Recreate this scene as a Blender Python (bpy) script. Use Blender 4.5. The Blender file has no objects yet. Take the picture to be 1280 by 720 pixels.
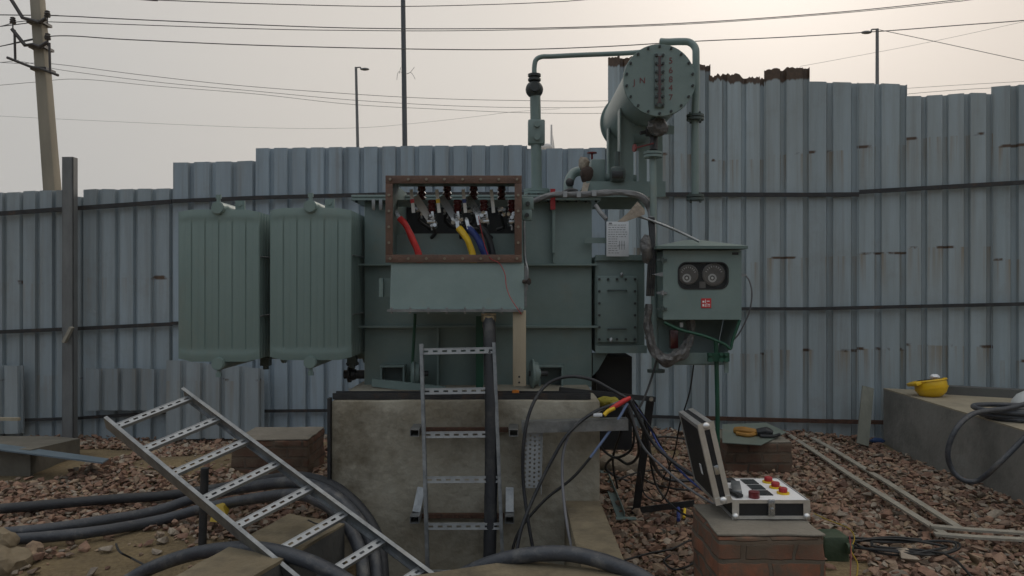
import bpy, bmesh, math, random
import numpy as np
from mathutils import Vector, Matrix, noise

random.seed(7)
rng = np.random.default_rng(7)
F, CZ = 931.0, 1.55
R = math.radians
sc = bpy.context.scene
col = sc.collection


def P(px, py, Y):
    """point of the place that sits at depth Y on the sight line through a photograph pixel (1280 x 720)"""
    return Vector(((px - 640) * Y / F, Y, CZ - (py - 360) * Y / F))


def G(px, py, z=0.0):
    Y = F * (CZ - z) / (py - 360)
    return Vector(((px - 640) * Y / F, Y, z))


def V(*a):
    return Vector(a)


# ------------------------------------------------------------------ materials
MATS = {}


def nodes_of(m):
    m.use_nodes = True
    nt = m.node_tree
    return nt, nt.nodes, nt.links, nt.nodes['Principled BSDF']


def mat(name, c1, c2=None, scale=6.0, rough=0.6, metal=0.0, bump=0.0, bscale=40.0, rvar=0.12, stretch=(1, 1, 1),
        c3=None, c3scale=2.5, c3lo=0.55, c3hi=0.7, spec=0.5, objvar=0.0, coat=0.0):
    m = bpy.data.materials.new(name)
    nt, N, L, B = nodes_of(m)
    tc = N.new('ShaderNodeTexCoord')
    mp = N.new('ShaderNodeMapping')
    mp.inputs['Scale'].default_value = stretch
    L.new(tc.outputs['Object'], mp.inputs['Vector'])
    c2 = c2 or tuple(x * 0.75 for x in c1)
    n1 = N.new('ShaderNodeTexNoise')
    n1.inputs['Scale'].default_value = scale
    n1.inputs['Detail'].default_value = 6
    n1.inputs['Roughness'].default_value = 0.65
    L.new(mp.outputs[0], n1.inputs['Vector'])
    rp = N.new('ShaderNodeValToRGB')
    rp.color_ramp.elements[0].position = 0.32
    rp.color_ramp.elements[1].position = 0.68
    rp.color_ramp.elements[0].color = (*c2, 1)
    rp.color_ramp.elements[1].color = (*c1, 1)
    L.new(n1.outputs['Fac'], rp.inputs['Fac'])
    out = rp.outputs['Color']
    if c3:
        n3 = N.new('ShaderNodeTexNoise')
        n3.inputs['Scale'].default_value = c3scale
        n3.inputs['Detail'].default_value = 8
        n3.inputs['Roughness'].default_value = 0.7
        L.new(mp.outputs[0], n3.inputs['Vector'])
        r3 = N.new('ShaderNodeMapRange')
        r3.inputs['From Min'].default_value = c3lo
        r3.inputs['From Max'].default_value = c3hi
        L.new(n3.outputs['Fac'], r3.inputs['Value'])
        mx = N.new('ShaderNodeMix')
        mx.data_type = 'RGBA'
        L.new(r3.outputs[0], mx.inputs['Factor'])
        L.new(out, mx.inputs['A'])
        mx.inputs['B'].default_value = (*c3, 1)
        out = mx.outputs['Result']
    if objvar:
        oi = N.new('ShaderNodeObjectInfo')
        r4 = N.new('ShaderNodeMapRange')
        r4.inputs['To Min'].default_value = 1 - objvar
        r4.inputs['To Max'].default_value = 1 + objvar
        L.new(oi.outputs['Random'], r4.inputs['Value'])
        hs = N.new('ShaderNodeHueSaturation')
        L.new(r4.outputs[0], hs.inputs['Value'])
        L.new(out, hs.inputs['Color'])
        out = hs.outputs['Color']
    L.new(out, B.inputs['Base Color'])
    r2 = N.new('ShaderNodeMapRange')
    r2.inputs['To Min'].default_value = max(0.05, rough - rvar)
    r2.inputs['To Max'].default_value = min(1.0, rough + rvar)
    L.new(n1.outputs['Fac'], r2.inputs['Value'])
    L.new(r2.outputs[0], B.inputs['Roughness'])
    B.inputs['Metallic'].default_value = metal
    B.inputs['Specular IOR Level'].default_value = spec
    B.inputs['Coat Weight'].default_value = coat
    if bump:
        nb = N.new('ShaderNodeTexNoise')
        nb.inputs['Scale'].default_value = bscale
        nb.inputs['Detail'].default_value = 5
        L.new(mp.outputs[0], nb.inputs['Vector'])
        bp = N.new('ShaderNodeBump')
        bp.inputs['Strength'].default_value = bump
        bp.inputs['Distance'].default_value = 0.02
        L.new(nb.outputs['Fac'], bp.inputs['Height'])
        L.new(bp.outputs[0], B.inputs['Normal'])
    MATS[name] = m
    return m


paint = mat('green_grey_paint', (.192, .255, .242), (.158, .216, .205), 5, .42, bump=.05, bscale=60,
            c3=(.21, .225, .19), c3scale=3, c3lo=.56, c3hi=.8)
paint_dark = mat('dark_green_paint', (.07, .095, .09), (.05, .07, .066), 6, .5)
paint_rad = mat('radiator_paint', (.195, .264, .247), (.172, .238, .222), 4, .45, bump=.04, bscale=50,
                c3=(.22, .24, .205), c3scale=2.2, c3lo=.55, c3hi=.85, stretch=(1, 1, .5))
earth_green = mat('earth_green_paint', (.01, .08, .045), (.008, .055, .03), 9, .45)
brownframe = mat('gasket_brown', (.15, .085, .06), (.10, .06, .045), 14, .7, bump=.2, bscale=60, c3=(.13, .06, .035), c3scale=8)
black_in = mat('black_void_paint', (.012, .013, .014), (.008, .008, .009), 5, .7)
dark_steel = mat('dark_steel', (.045, .045, .047), (.025, .026, .028), 12, .55, metal=.3, bump=.1, c3=(.08, .05, .035), c3scale=7)
rust = mat('rusty_steel', (.10, .045, .025), (.05, .025, .016), 20, .85, bump=.4, bscale=70)
galv = mat('galvanised_steel', (.34, .355, .365), (.18, .19, .198), 18, .42, metal=.75, bump=.04, bscale=90, c3=(.30, .29, .27), c3scale=4)
galv_pale = mat('galvanised_tray', (.42, .435, .44), (.31, .32, .33), 14, .45, metal=.55, c3=(.3, .28, .24), c3scale=6, c3lo=.6)
silver = mat('bright_terminal_metal', (.62, .63, .63), (.34, .35, .36), 25, .28, metal=.9)
bolt_m = mat('bolt_zinc', (.30, .26, .2), (.18, .15, .12), 30, .4, metal=.8)
bolt_dark = mat('bolt_dark', (.06, .07, .07), (.04, .045, .045), 30, .5, metal=.4)
maroon = mat('maroon_insulator', (.11, .02, .02), (.07, .013, .013), 8, .22, coat=.4)
redp = mat('red_plastic', (.42, .018, .022), (.30, .012, .016), 9, .4)
red_dull = mat('dull_red_paint', (.20, .022, .022), (.13, .016, .016), 9, .5)
redhose = mat('red_sleeve', (.62, .035, .03), (.48, .02, .02), 9, .5)
yellowp = mat('yellow_sleeve', (.78, .52, .02), (.65, .4, .015), 9, .5)
yellow_dull = mat('dull_yellow', (.42, .29, .02), (.3, .2, .015), 9, .6)
yellow_hat = mat('yellow_helmet_plastic', (.82, .52, .015), (.72, .43, .012), 5, .32, c3=(.45, .3, .08), c3scale=6, c3lo=.62)
bluep = mat('blue_sleeve', (.02, .045, .22), (.012, .03, .15), 9, .5)
lightblue = mat('pale_blue_wire', (.16, .22, .36), (.12, .17, .3), 9, .5)
rubber = mat('black_rubber', (.026, .028, .033), (.016, .017, .02), 8, .55, c3=(.10, .095, .085), c3scale=5, c3lo=.52, c3hi=.8, bump=.15, bscale=60)
rubber_dusty = mat('dusty_rubber', (.055, .06, .07), (.034, .037, .045), 8, .45, c3=(.19, .18, .165), c3scale=7, c3lo=.52, c3hi=.78, bump=.2, bscale=50)
wire_m = mat('wire_black', (.02, .02, .02), (.015, .015, .015), 8, .6)
wire_grey = mat('wire_grey', (.16, .16, .17), (.12, .12, .13), 8, .6)
skywire = mat('overhead_wire_metal', (.10, .10, .105), (.08, .08, .085), 3, .6)
wood = mat('pale_timber', (.40, .345, .255), (.31, .26, .18), 9, .75, stretch=(1, 1, .12), bump=.15, bscale=30, c3=(.2, .14, .09), c3scale=9, c3lo=.62, c3hi=.75)
wood_grey = mat('grey_timber', (.20, .20, .165), (.13, .135, .11), 9, .85, stretch=(1, 1, .15), bump=.2, c3=(.10, .13, .10), c3scale=4)
strip_m = mat('weathered_strip', (.36, .33, .27), (.25, .23, .19), 16, .7, bump=.2, bscale=50, c3=(.2, .16, .11), c3scale=7)
conc = mat('plinth_concrete', (.40, .375, .31), (.235, .205, .15), 2.6, .9, bump=.5, bscale=22,
           c3=(.10, .08, .05), c3scale=2.0, c3lo=.49, c3hi=.72)
conc_tan = mat('tan_cement', (.225, .185, .12), (.155, .122, .074), 5, .92, bump=.45, bscale=30, c3=(.095, .078, .052), c3scale=3.2, c3lo=.48, c3hi=.7)
conc_grey = mat('grey_cement', (.27, .26, .235), (.18, .172, .152), 1.8, .92, bump=.3, bscale=25, c3=(.09, .09, .082), c3scale=1.1, c3lo=.5, c3hi=.75)
conc_pole = mat('pole_concrete', (.30, .27, .215), (.22, .20, .16), 3, .9, stretch=(1, 1, .2), bump=.1)
white_panel = mat('white_panel', (.88, .88, .88), (.83, .83, .84), 5, .35)
alu = mat('aluminium_edge', (.80, .79, .77), (.66, .66, .65), 20, .35, metal=.8)
case_black = mat('black_case_board', (.016, .017, .02), (.01, .011, .013), 12, .45, bump=.1, bscale=120)
lcd = mat('dark_display', (.02, .022, .022), (.015, .016, .016), 9, .25)
helm_white = mat('white_helmet_plastic', (.62, .63, .62), (.5, .51, .5), 5, .35, c3=(.3, .29, .27), c3scale=5)
cloth_tan = mat('tan_rag', (.36, .31, .25), (.24, .2, .16), 18, .95, bump=.4, bscale=40)
foil = mat('wrapped_plastic', (.15, .145, .14), (.06, .057, .056), 26, .36, bump=.7, bscale=34, c3=(.26, .25, .235), c3scale=14)
grey_sleeve = mat('grey_conduit', (.23, .23, .23), (.13, .13, .135), 16, .5, bump=.3, bscale=60, stretch=(.4, 1, 1))
plate_paper = mat('nameplate_white', (.72, .74, .76), (.62, .64, .67), 6, .35)
ink = mat('nameplate_ink', (.24, .25, .27), (.2, .2, .22), 9, .6)
redink = mat('red_lettering', (.20, .055, .06), (.15, .06, .06), 16, .7)
gauge_m = mat('gauge_body', (.26, .245, .23), (.16, .15, .14), 9, .35, metal=.3)
gauge_face = mat('gauge_face', (.75, .75, .72), (.6, .6, .58), 9, .5)
orange = mat('orange_plastic', (.75, .25, .02), (.6, .18, .015), 9, .45)
olive = mat('dark_green_plastic', (.045, .07, .035), (.03, .05, .025), 7, .6, bump=.2, c3=(.1, .09, .06), c3scale=6)
yelcloth = mat('yellow_green_cloth', (.32, .27, .03), (.2, .17, .02), 9, .9)
tower_m = mat('haze_pale_grey', (.55, .55, .55), (.5, .5, .5), 1, .9)  # pale grey puts the distance haze into the tower's own colour
lampgrey = mat('lamp_pole_steel', (.16, .175, .185), (.13, .14, .15), 3, .6, metal=.2)
mastgrey = mat('mast_steel', (.07, .085, .10), (.06, .07, .085), 3, .6)
insul = mat('dark_insulator', (.035, .03, .03), (.025, .02, .02), 8, .35)
plate_green = mat('green_plate', (.17, .20, .17), (.12, .145, .12), 6, .5, c3=(.2, .17, .13), c3scale=5)
rock_tan = mat('tan_rock', (.28, .22, .14), (.18, .14, .09), 5, .95, bump=.6, bscale=20)


def glass_mat():
    m = bpy.data.materials.new('window_glass')
    nt, N, L, B = nodes_of(m)
    B.inputs['Base Color'].default_value = (.05, .052, .052, 1)
    B.inputs['Roughness'].default_value = .06
    B.inputs['Alpha'].default_value = .16
    return m


glass = glass_mat()


def fence_mat(name, c1, c2, bands, rough=.5, streak=.5):
    """painted steel sheet: streaky paint, bands of rust where rails are screwed, rusty torn edge from the 'rust' attribute"""
    m = bpy.data.materials.new(name)
    nt, N, L, B = nodes_of(m)
    tc = N.new('ShaderNodeTexCoord')
    mp = N.new('ShaderNodeMapping')
    mp.inputs['Scale'].default_value = (5, 5, .45)
    L.new(tc.outputs['Object'], mp.inputs['Vector'])
    oi = N.new('ShaderNodeObjectInfo')
    n1 = N.new('ShaderNodeTexNoise')
    n1.noise_dimensions = '4D'
    n1.inputs['Scale'].default_value = 1.4
    n1.inputs['Detail'].default_value = 7
    n1.inputs['Roughness'].default_value = .65
    L.new(mp.outputs[0], n1.inputs['Vector'])
    mul = N.new('ShaderNodeMath'); mul.operation = 'MULTIPLY'; mul.inputs[1].default_value = 40
    L.new(oi.outputs['Random'], mul.inputs[0]); L.new(mul.outputs[0], n1.inputs['W'])
    rp = N.new('ShaderNodeValToRGB')
    rp.color_ramp.elements[0].position = .38; rp.color_ramp.elements[1].position = .62
    rp.color_ramp.elements[0].color = (*c2, 1); rp.color_ramp.elements[1].color = (*c1, 1)
    L.new(n1.outputs['Fac'], rp.inputs['Fac'])
    r4 = N.new('ShaderNodeMapRange'); r4.inputs['To Min'].default_value = .84; r4.inputs['To Max'].default_value = 1.12
    L.new(oi.outputs['Random'], r4.inputs['Value'])
    hs = N.new('ShaderNodeHueSaturation'); L.new(r4.outputs[0], hs.inputs['Value']); L.new(rp.outputs[0], hs.inputs['Color'])
    out = hs.outputs['Color']
    # coarse grime
    ng = N.new('ShaderNodeTexNoise'); ng.noise_dimensions = '4D'; ng.inputs['Scale'].default_value = 2.6; ng.inputs['Detail'].default_value = 9; ng.inputs['Roughness'].default_value = .75
    L.new(tc.outputs['Object'], ng.inputs['Vector']); L.new(mul.outputs[0], ng.inputs['W'])
    rg = N.new('ShaderNodeMapRange'); rg.inputs['From Min'].default_value = .52; rg.inputs['From Max'].default_value = .8; rg.inputs['To Max'].default_value = .55
    L.new(ng.outputs['Fac'], rg.inputs['Value'])
    mx = N.new('ShaderNodeMix'); mx.data_type = 'RGBA'
    L.new(rg.outputs[0], mx.inputs['Factor']); L.new(out, mx.inputs['A']); mx.inputs['B'].default_value = (.20, .19, .165, 1)
    out = mx.outputs['Result']
    nv = N.new('ShaderNodeTexNoise'); nv.noise_dimensions = '4D'; nv.inputs['Scale'].default_value = 2.0; nv.inputs['Detail'].default_value = 6; nv.inputs['Roughness'].default_value = .7
    mv = N.new('ShaderNodeMapping'); mv.inputs['Scale'].default_value = (7, 7, .22); L.new(tc.outputs['Object'], mv.inputs['Vector']); L.new(mv.outputs[0], nv.inputs['Vector']); L.new(mul.outputs[0], nv.inputs['W'])
    rv = N.new('ShaderNodeMapRange'); rv.inputs['From Min'].default_value = .5; rv.inputs['From Max'].default_value = .72; rv.inputs['To Max'].default_value = .6; L.new(nv.outputs['Fac'], rv.inputs['Value'])
    mvx = N.new('ShaderNodeMix'); mvx.data_type = 'RGBA'; L.new(rv.outputs[0], mvx.inputs['Factor']); L.new(out, mvx.inputs['A']); mvx.inputs['B'].default_value = (.215, .215, .20, 1)
    out = mvx.outputs['Result']
    # each sheet faded its own way: warmer or cooler
    rs = N.new('ShaderNodeMath'); rs.operation = 'FRACT'; L.new(mul.outputs[0], rs.inputs[0])
    rsm = N.new('ShaderNodeMath'); rsm.operation = 'MULTIPLY'; rsm.inputs[1].default_value = .24; L.new(rs.outputs[0], rsm.inputs[0])
    mw = N.new('ShaderNodeMix'); mw.data_type = 'RGBA'; L.new(rsm.outputs[0], mw.inputs['Factor']); L.new(out, mw.inputs['A']); mw.inputs['B'].default_value = (.37, .385, .37, 1)
    out = mw.outputs['Result']
    # pale scuffs
    nsf = N.new('ShaderNodeTexNoise'); nsf.noise_dimensions = '4D'; nsf.inputs['Scale'].default_value = 4.5; nsf.inputs['Detail'].default_value = 10; nsf.inputs['Roughness'].default_value = .8
    L.new(tc.outputs['Object'], nsf.inputs['Vector']); L.new(mul.outputs[0], nsf.inputs['W'])
    rsf = N.new('ShaderNodeMapRange'); rsf.inputs['From Min'].default_value = .64; rsf.inputs['From Max'].default_value = .70; rsf.inputs['To Max'].default_value = .5; L.new(nsf.outputs['Fac'], rsf.inputs['Value'])
    msf = N.new('ShaderNodeMix'); msf.data_type = 'RGBA'; L.new(rsf.outputs[0], msf.inputs['Factor']); L.new(out, msf.inputs['A']); msf.inputs['B'].default_value = (.5, .51, .50, 1)
    out = msf.outputs['Result']
    sx = N.new('ShaderNodeSeparateXYZ'); L.new(tc.outputs['Object'], sx.inputs[0])
    tot = None
    for i, (z0, half, thr) in enumerate(bands):
        d = N.new('ShaderNodeMath'); d.operation = 'SUBTRACT'; d.inputs[1].default_value = z0; L.new(sx.outputs['Z'], d.inputs[0])
        a = N.new('ShaderNodeMath'); a.operation = 'ABSOLUTE'; L.new(d.outputs[0], a.inputs[0])
        q = N.new('ShaderNodeMapRange'); q.inputs['From Min'].default_value = half; q.inputs['From Max'].default_value = half * .45
        L.new(a.outputs[0], q.inputs['Value'])
        nn = N.new('ShaderNodeTexNoise'); nn.noise_dimensions = '4D'; nn.inputs['Scale'].default_value = 5.5; nn.inputs['Detail'].default_value = 4
        m2 = N.new('ShaderNodeMapping'); m2.inputs['Scale'].default_value = (1, 1, .8); m2.inputs['Location'].default_value = (i * 7.3, 0, 0)
        L.new(tc.outputs['Object'], m2.inputs['Vector']); L.new(m2.outputs[0], nn.inputs['Vector']); L.new(mul.outputs[0], nn.inputs['W'])
        q2 = N.new('ShaderNodeMapRange'); q2.inputs['From Min'].default_value = thr; q2.inputs['From Max'].default_value = thr + .06
        L.new(nn.outputs['Fac'], q2.inputs['Value'])
        pr = N.new('ShaderNodeMath'); pr.operation = 'MULTIPLY'; L.new(q.outputs[0], pr.inputs[0]); L.new(q2.outputs[0], pr.inputs[1])
        if tot is None:
            tot = pr
        else:
            ad = N.new('ShaderNodeMath'); ad.operation = 'MAXIMUM'; L.new(tot.outputs[0], ad.inputs[0]); L.new(pr.outputs[0], ad.inputs[1]); tot = ad
        # faint run-off stain under each rust row
        e = N.new('ShaderNodeMapRange'); e.inputs['From Min'].default_value = -.42; e.inputs['From Max'].default_value = -.01; e.inputs['To Max'].default_value = .75
        L.new(d.outputs[0], e.inputs['Value'])
        e2 = N.new('ShaderNodeMath'); e2.operation = 'LESS_THAN'; e2.inputs[1].default_value = 0.0; L.new(d.outputs[0], e2.inputs[0])
        ns = N.new('ShaderNodeTexNoise'); ns.inputs['Scale'].default_value = 2.0; ns.inputs['Detail'].default_value = 5
        m3 = N.new('ShaderNodeMapping'); m3.inputs['Scale'].default_value = (9, 9, .3); L.new(tc.outputs['Object'], m3.inputs['Vector']); L.new(m3.outputs[0], ns.inputs['Vector'])
        q3 = N.new('ShaderNodeMapRange'); q3.inputs['From Min'].default_value = .5; q3.inputs['From Max'].default_value = .66; L.new(ns.outputs['Fac'], q3.inputs['Value'])
        p1 = N.new('ShaderNodeMath'); p1.operation = 'MULTIPLY'; L.new(e.outputs[0], p1.inputs[0]); L.new(e2.outputs[0], p1.inputs[1])
        p2 = N.new('ShaderNodeMath'); p2.operation = 'MULTIPLY'; L.new(p1.outputs[0], p2.inputs[0]); L.new(q3.outputs[0], p2.inputs[1])
        p3 = N.new('ShaderNodeMath'); p3.operation = 'MULTIPLY'; L.new(p2.outputs[0], p3.inputs[0]); p3.inputs[1].default_value = streak
        mm = N.new('ShaderNodeMix'); mm.data_type = 'RGBA'; L.new(p3.outputs[0], mm.inputs['Factor']); L.new(out, mm.inputs['A']); mm.inputs['B'].default_value = (.25, .19, .12, 1)
        out = mm.outputs['Result']
    at = N.new('ShaderNodeAttribute'); at.attribute_name = 'rust'
    fin = N.new('ShaderNodeMath'); fin.operation = 'MAXIMUM'; L.new(at.outputs['Fac'], fin.inputs[1])
    L.new(tot.outputs[0], fin.inputs[0])
    rc = N.new('ShaderNodeValToRGB'); rc.color_ramp.elements[0].color = (.04, .024, .017, 1); rc.color_ramp.elements[1].color = (.13, .075, .042, 1)
    nr = N.new('ShaderNodeTexNoise'); nr.inputs['Scale'].default_value = 30; L.new(tc.outputs['Object'], nr.inputs['Vector']); L.new(nr.outputs['Fac'], rc.inputs['Fac'])
    m5 = N.new('ShaderNodeMix'); m5.data_type = 'RGBA'; L.new(fin.outputs[0], m5.inputs['Factor']); L.new(out, m5.inputs['A']); L.new(rc.outputs[0], m5.inputs['B'])
    L.new(m5.outputs['Result'], B.inputs['Base Color'])
    B.inputs['Roughness'].default_value = rough
    B.inputs['Metallic'].default_value = .0
    bp = N.new('ShaderNodeBump'); bp.inputs['Strength'].default_value = .12; bp.inputs['Distance'].default_value = .03
    L.new(ng.outputs['Fac'], bp.inputs['Height']); L.new(bp.outputs[0], B.inputs['Normal'])
    return m


BANDS_R = [(2.99, .020, .53), (1.90, .017, .53), (.93, .020, .53)]
sheet_right = fence_mat('fence_sheet_grey', (.385, .46, .50), (.305, .355, .37), BANDS_R, streak=1.0)
sheet_left = fence_mat('fence_sheet_blue', (.335, .40, .445), (.265, .31, .335), [(1.62, .03, .56), (.62, .012, .6)], streak=.4)
sheet_mid = fence_mat('fence_sheet_slate', (.32, .395, .455), (.265, .322, .37), [(2.2, .008, .7)], streak=.3)


sheet_loose = fence_mat('loose_sheet_grey', (.285, .335, .37), (.22, .25, .265), [(.62, .03, .55)], streak=.5)


# ------------------------------------------------------------------ mesh building
class MB:
    def __init__(s):
        s.bm = bmesh.new()

    def box(s, c, size, axes=None, bev=0.0):
        c = Vector(c)
        if axes:
            u, v, n = [Vector(a).normalized() for a in axes]
            M = Matrix(((u.x * size[0], v.x * size[1], n.x * size[2], c.x), (u.y * size[0], v.y * size[1], n.y * size[2], c.y),
                        (u.z * size[0], v.z * size[1], n.z * size[2], c.z), (0, 0, 0, 1)))
        else:
            M = Matrix(((size[0], 0, 0, c.x), (0, size[1], 0, c.y), (0, 0, size[2], c.z), (0, 0, 0, 1)))
        r = bmesh.ops.create_cube(s.bm, size=1.0, matrix=M)
        if bev:
            es = list({e for v in r['verts'] for e in v.link_edges})
            bmesh.ops.bevel(s.bm, geom=es, offset=min(bev, min(size) * .45), segments=2, affect='EDGES', profile=.5)
        return s

    def box2(s, a, b, bev=0.0):
        a, b = Vector(a), Vector(b)
        return s.box((a + b) / 2, [abs(b[i] - a[i]) for i in range(3)], None, bev)

    def bar(s, p0, p1, w, h, up=(0, 0, 1), bev=0.0, roll=0.0):
        p0, p1 = Vector(p0), Vector(p1)
        d = p1 - p0
        u = d.normalized()
        n = Vector(up) - u * Vector(up).dot(u)
        if n.length < 1e-4:
            n = Vector((0, 1, 0)) - u * u.y
        n.normalize()
        v = n.cross(u)
        return s.box((p0 + p1) / 2, (d.length, w, h), (u, v, n), bev)

    def cyl(s, p0, p1, r0, r1=None, seg=20, cap=True):
        p0, p1 = Vector(p0), Vector(p1)
        d = p1 - p0
        r1 = r0 if r1 is None else r1
        q = Vector((0, 0, 1)).rotation_difference(d.normalized()).to_matrix().to_4x4()
        bmesh.ops.create_cone(s.bm, cap_ends=cap, cap_tris=False, segments=seg, radius1=r0, radius2=r1, depth=d.length,
                              matrix=Matrix.Translation((p0 + p1) / 2) @ q)
        return s

    def ball(s, c, r, sub=2, scale=(1, 1, 1), jit=0.0, seed=0):
        M = Matrix.Translation(Vector(c)) @ Matrix.Diagonal((*scale, 1))
        g = bmesh.ops.create_icosphere(s.bm, subdivisions=sub, radius=r, matrix=M)
        if jit:
            for v in g['verts']:
                k = noise.noise(v.co * (1.1 / r) + Vector((seed * 3.1, seed, 0)))
                k2 = noise.noise(v.co * (3.1 / r) + Vector((seed * 1.7, seed, 5)))
                v.co += (v.co - Vector(c)) * (k * jit + k2 * jit * .5)
        return s

    def tube(s, pts, r, seg=10, n=6, jit=0.0, straight=False):
        pts = [Vector(p) for p in pts]
        rs = r if isinstance(r, (list, tuple)) else [r] * len(pts)
        path, rad = [], []
        if straight or len(pts) < 3:
            path, rad = pts, list(rs)
        else:
            for i in range(len(pts) - 1):
                a = pts[max(i - 1, 0)]; b = pts[i]; c = pts[i + 1]; d = pts[min(i + 2, len(pts) - 1)]
                for k in range(n):
                    t = k / n
                    path.append(.5 * ((2 * b) + (c - a) * t + (2 * a - 5 * b + 4 * c - d) * t * t + (3 * b - a - 3 * c + d) * t ** 3))
                    rad.append(rs[i] * (1 - t) + rs[i + 1] * t)
            path.append(pts[-1]); rad.append(rs[-1])
        up = None
        rings = []
        for i, p in enumerate(path):
            t = (path[min(i + 1, len(path) - 1)] - path[max(i - 1, 0)])
            if t.length < 1e-9:
                t = Vector((0, 0, 1))
            t.normalize()
            if up is None:
                up = Vector((0, 0, 1)) if abs(t.z) < .9 else Vector((1, 0, 0))
            up = (up - t * up.dot(t)).normalized()
            b = t.cross(up)
            ring = []
            for k in range(seg):
                a = 2 * math.pi * k / seg
                rr = rad[i]
                if jit:
                    rr *= 1 + jit * noise.noise(p * 14 + Vector((math.cos(a) * 1.3, math.sin(a) * 1.3, 0)))
                ring.append(s.bm.verts.new(p + (up * math.cos(a) + b * math.sin(a)) * rr))
            rings.append(ring)
        for i in range(len(rings) - 1):
            for k in range(seg):
                s.bm.faces.new((rings[i][k], rings[i][(k + 1) % seg], rings[i + 1][(k + 1) % seg], rings[i + 1][k]))
        s.bm.faces.new(rings[0][::-1]); s.bm.faces.new(rings[-1])
        return s

    def poly(s, pts, thick=None):
        """flat polygon of world points, extruded by the vector thick"""
        vs = [s.bm.verts.new(Vector(p)) for p in pts]
        f = s.bm.faces.new(vs)
        if thick is not None:
            t = Vector(thick)
            ws = [s.bm.verts.new(Vector(p) + t) for p in pts]
            s.bm.faces.new(ws[::-1])
            k = len(vs)
            for i in range(k):
                s.bm.faces.new((vs[(i + 1) % k], vs[i], ws[i], ws[(i + 1) % k]))
        return s

    def lathe(s, c, axis, prof, seg=24):
        """prof: list of (distance along axis, radius)"""
        c = Vector(c); ax = Vector(axis).normalized()
        u = Vector((0, 0, 1)) if abs(ax.z) < .9 else Vector((1, 0, 0))
        u = (u - ax * u.dot(ax)).normalized(); w = ax.cross(u)
        rings = []
        for d, r in prof:
            if r < 1e-5:
                rings.append([s.bm.verts.new(c + ax * d)])
            else:
                rings.append([s.bm.verts.new(c + ax * d + (u * math.cos(2 * math.pi * k / seg) + w * math.sin(2 * math.pi * k / seg)) * r) for k in range(seg)])
        for a, b in zip(rings, rings[1:]):
            for k in range(seg):
                k2 = (k + 1) % seg
                if len(a) == 1 and len(b) == 1:
                    continue
                if len(a) == 1:
                    s.bm.faces.new((a[0], b[k2], b[k]))
                elif len(b) == 1:
                    s.bm.faces.new((a[k], a[k2], b[0]))
                else:
                    s.bm.faces.new((a[k], a[k2], b[k2], b[k]))
        return s

    def perf(s, O, U, W, nu, nv, hu=.6, hv=.4, stagger=False):
        """plate spanned by U x W from O, with nu x nv slots cut right through"""
        O, U, W = Vector(O), Vector(U), Vector(W)
        for j in range(nv):
            for i in range(nu):
                o = O + U * (i / nu) + W * (j / nv)
                u, w = U / nu, W / nv
                ou = [o, o + u, o + u + w, o + w]
                du = (1 - hu) / 2; dw = (1 - hv) / 2
                sh = (.12 if (i % 2) else -.12) if stagger else 0
                inn = [o + u * du + w * (dw + sh), o + u * (1 - du) + w * (dw + sh), o + u * (1 - du) + w * (1 - dw + sh), o + u * du + w * (1 - dw + sh)]
                a = [s.bm.verts.new(p) for p in ou]; b = [s.bm.verts.new(p) for p in inn]
                for k in range(4):
                    s.bm.faces.new((a[k], a[(k + 1) % 4], b[(k + 1) % 4], b[k]))
        bmesh.ops.remove_doubles(s.bm, verts=s.bm.verts[:], dist=1e-5)
        return s

    def build(s, name, m, parent=None, origin=None, angle=35, flip=True):
        bm = s.bm
        if flip:
            bmesh.ops.recalc_face_normals(bm, faces=bm.faces[:])
        if parent is not None:
            off = Vector((0, 0, 0)); q = parent
            while q is not None:
                off += q.location; q = q.parent
        else:
            if origin is None:
                xs = [v.co for v in bm.verts]
                lo = Vector([min(v[i] for v in xs) for i in range(3)]); hi = Vector([max(v[i] for v in xs) for i in range(3)])
                origin = Vector(((lo.x + hi.x) / 2, (lo.y + hi.y) / 2, lo.z))
            off = Vector(origin)
        for v in bm.verts:
            v.co -= off
        me = bpy.data.meshes.new(name)
        bm.to_mesh(me); bm.free()
        me.materials.append(m)
        me.polygons.foreach_set('use_smooth', [True] * len(me.polygons))
        me.set_sharp_from_angle(angle=R(angle))
        o = bpy.data.objects.new(name, me)
        col.objects.link(o)
        if parent is not None:
            o.parent = parent
        else:
            o.location = off
        return o


def bolts(pts, d, r, h, m, parent, name='bolt', seg=6):
    """one mesh, one object per bolt"""
    d = Vector(d); first = None
    off = Vector((0, 0, 0)); q = parent
    while q is not None:
        off += q.location; q = q.parent
    for p in pts:
        p = Vector(p)
        if first is None:
            first = MB().cyl(V(0, 0, 0), d * h, r, seg=seg)
            me = bpy.data.meshes.new(name); first.bm.to_mesh(me); first.bm.free(); me.materials.append(m)
        o = bpy.data.objects.new(name, me); col.objects.link(o); o.parent = parent; o.location = p - off


def thing(name, label, cat, loc=(0, 0, 0), group=None):
    o = bpy.data.objects.new(name, None)
    o.empty_display_size = .2
    col.objects.link(o)
    o.location = loc
    o['label'] = label; o['category'] = cat
    if group:
        o['group'] = group
    return o


def tag(o, label, cat, group=None):
    o['label'] = label; o['category'] = cat
    if group:
        o['group'] = group
    return o


def structure(o):
    o['kind'] = 'structure'
    return o


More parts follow.
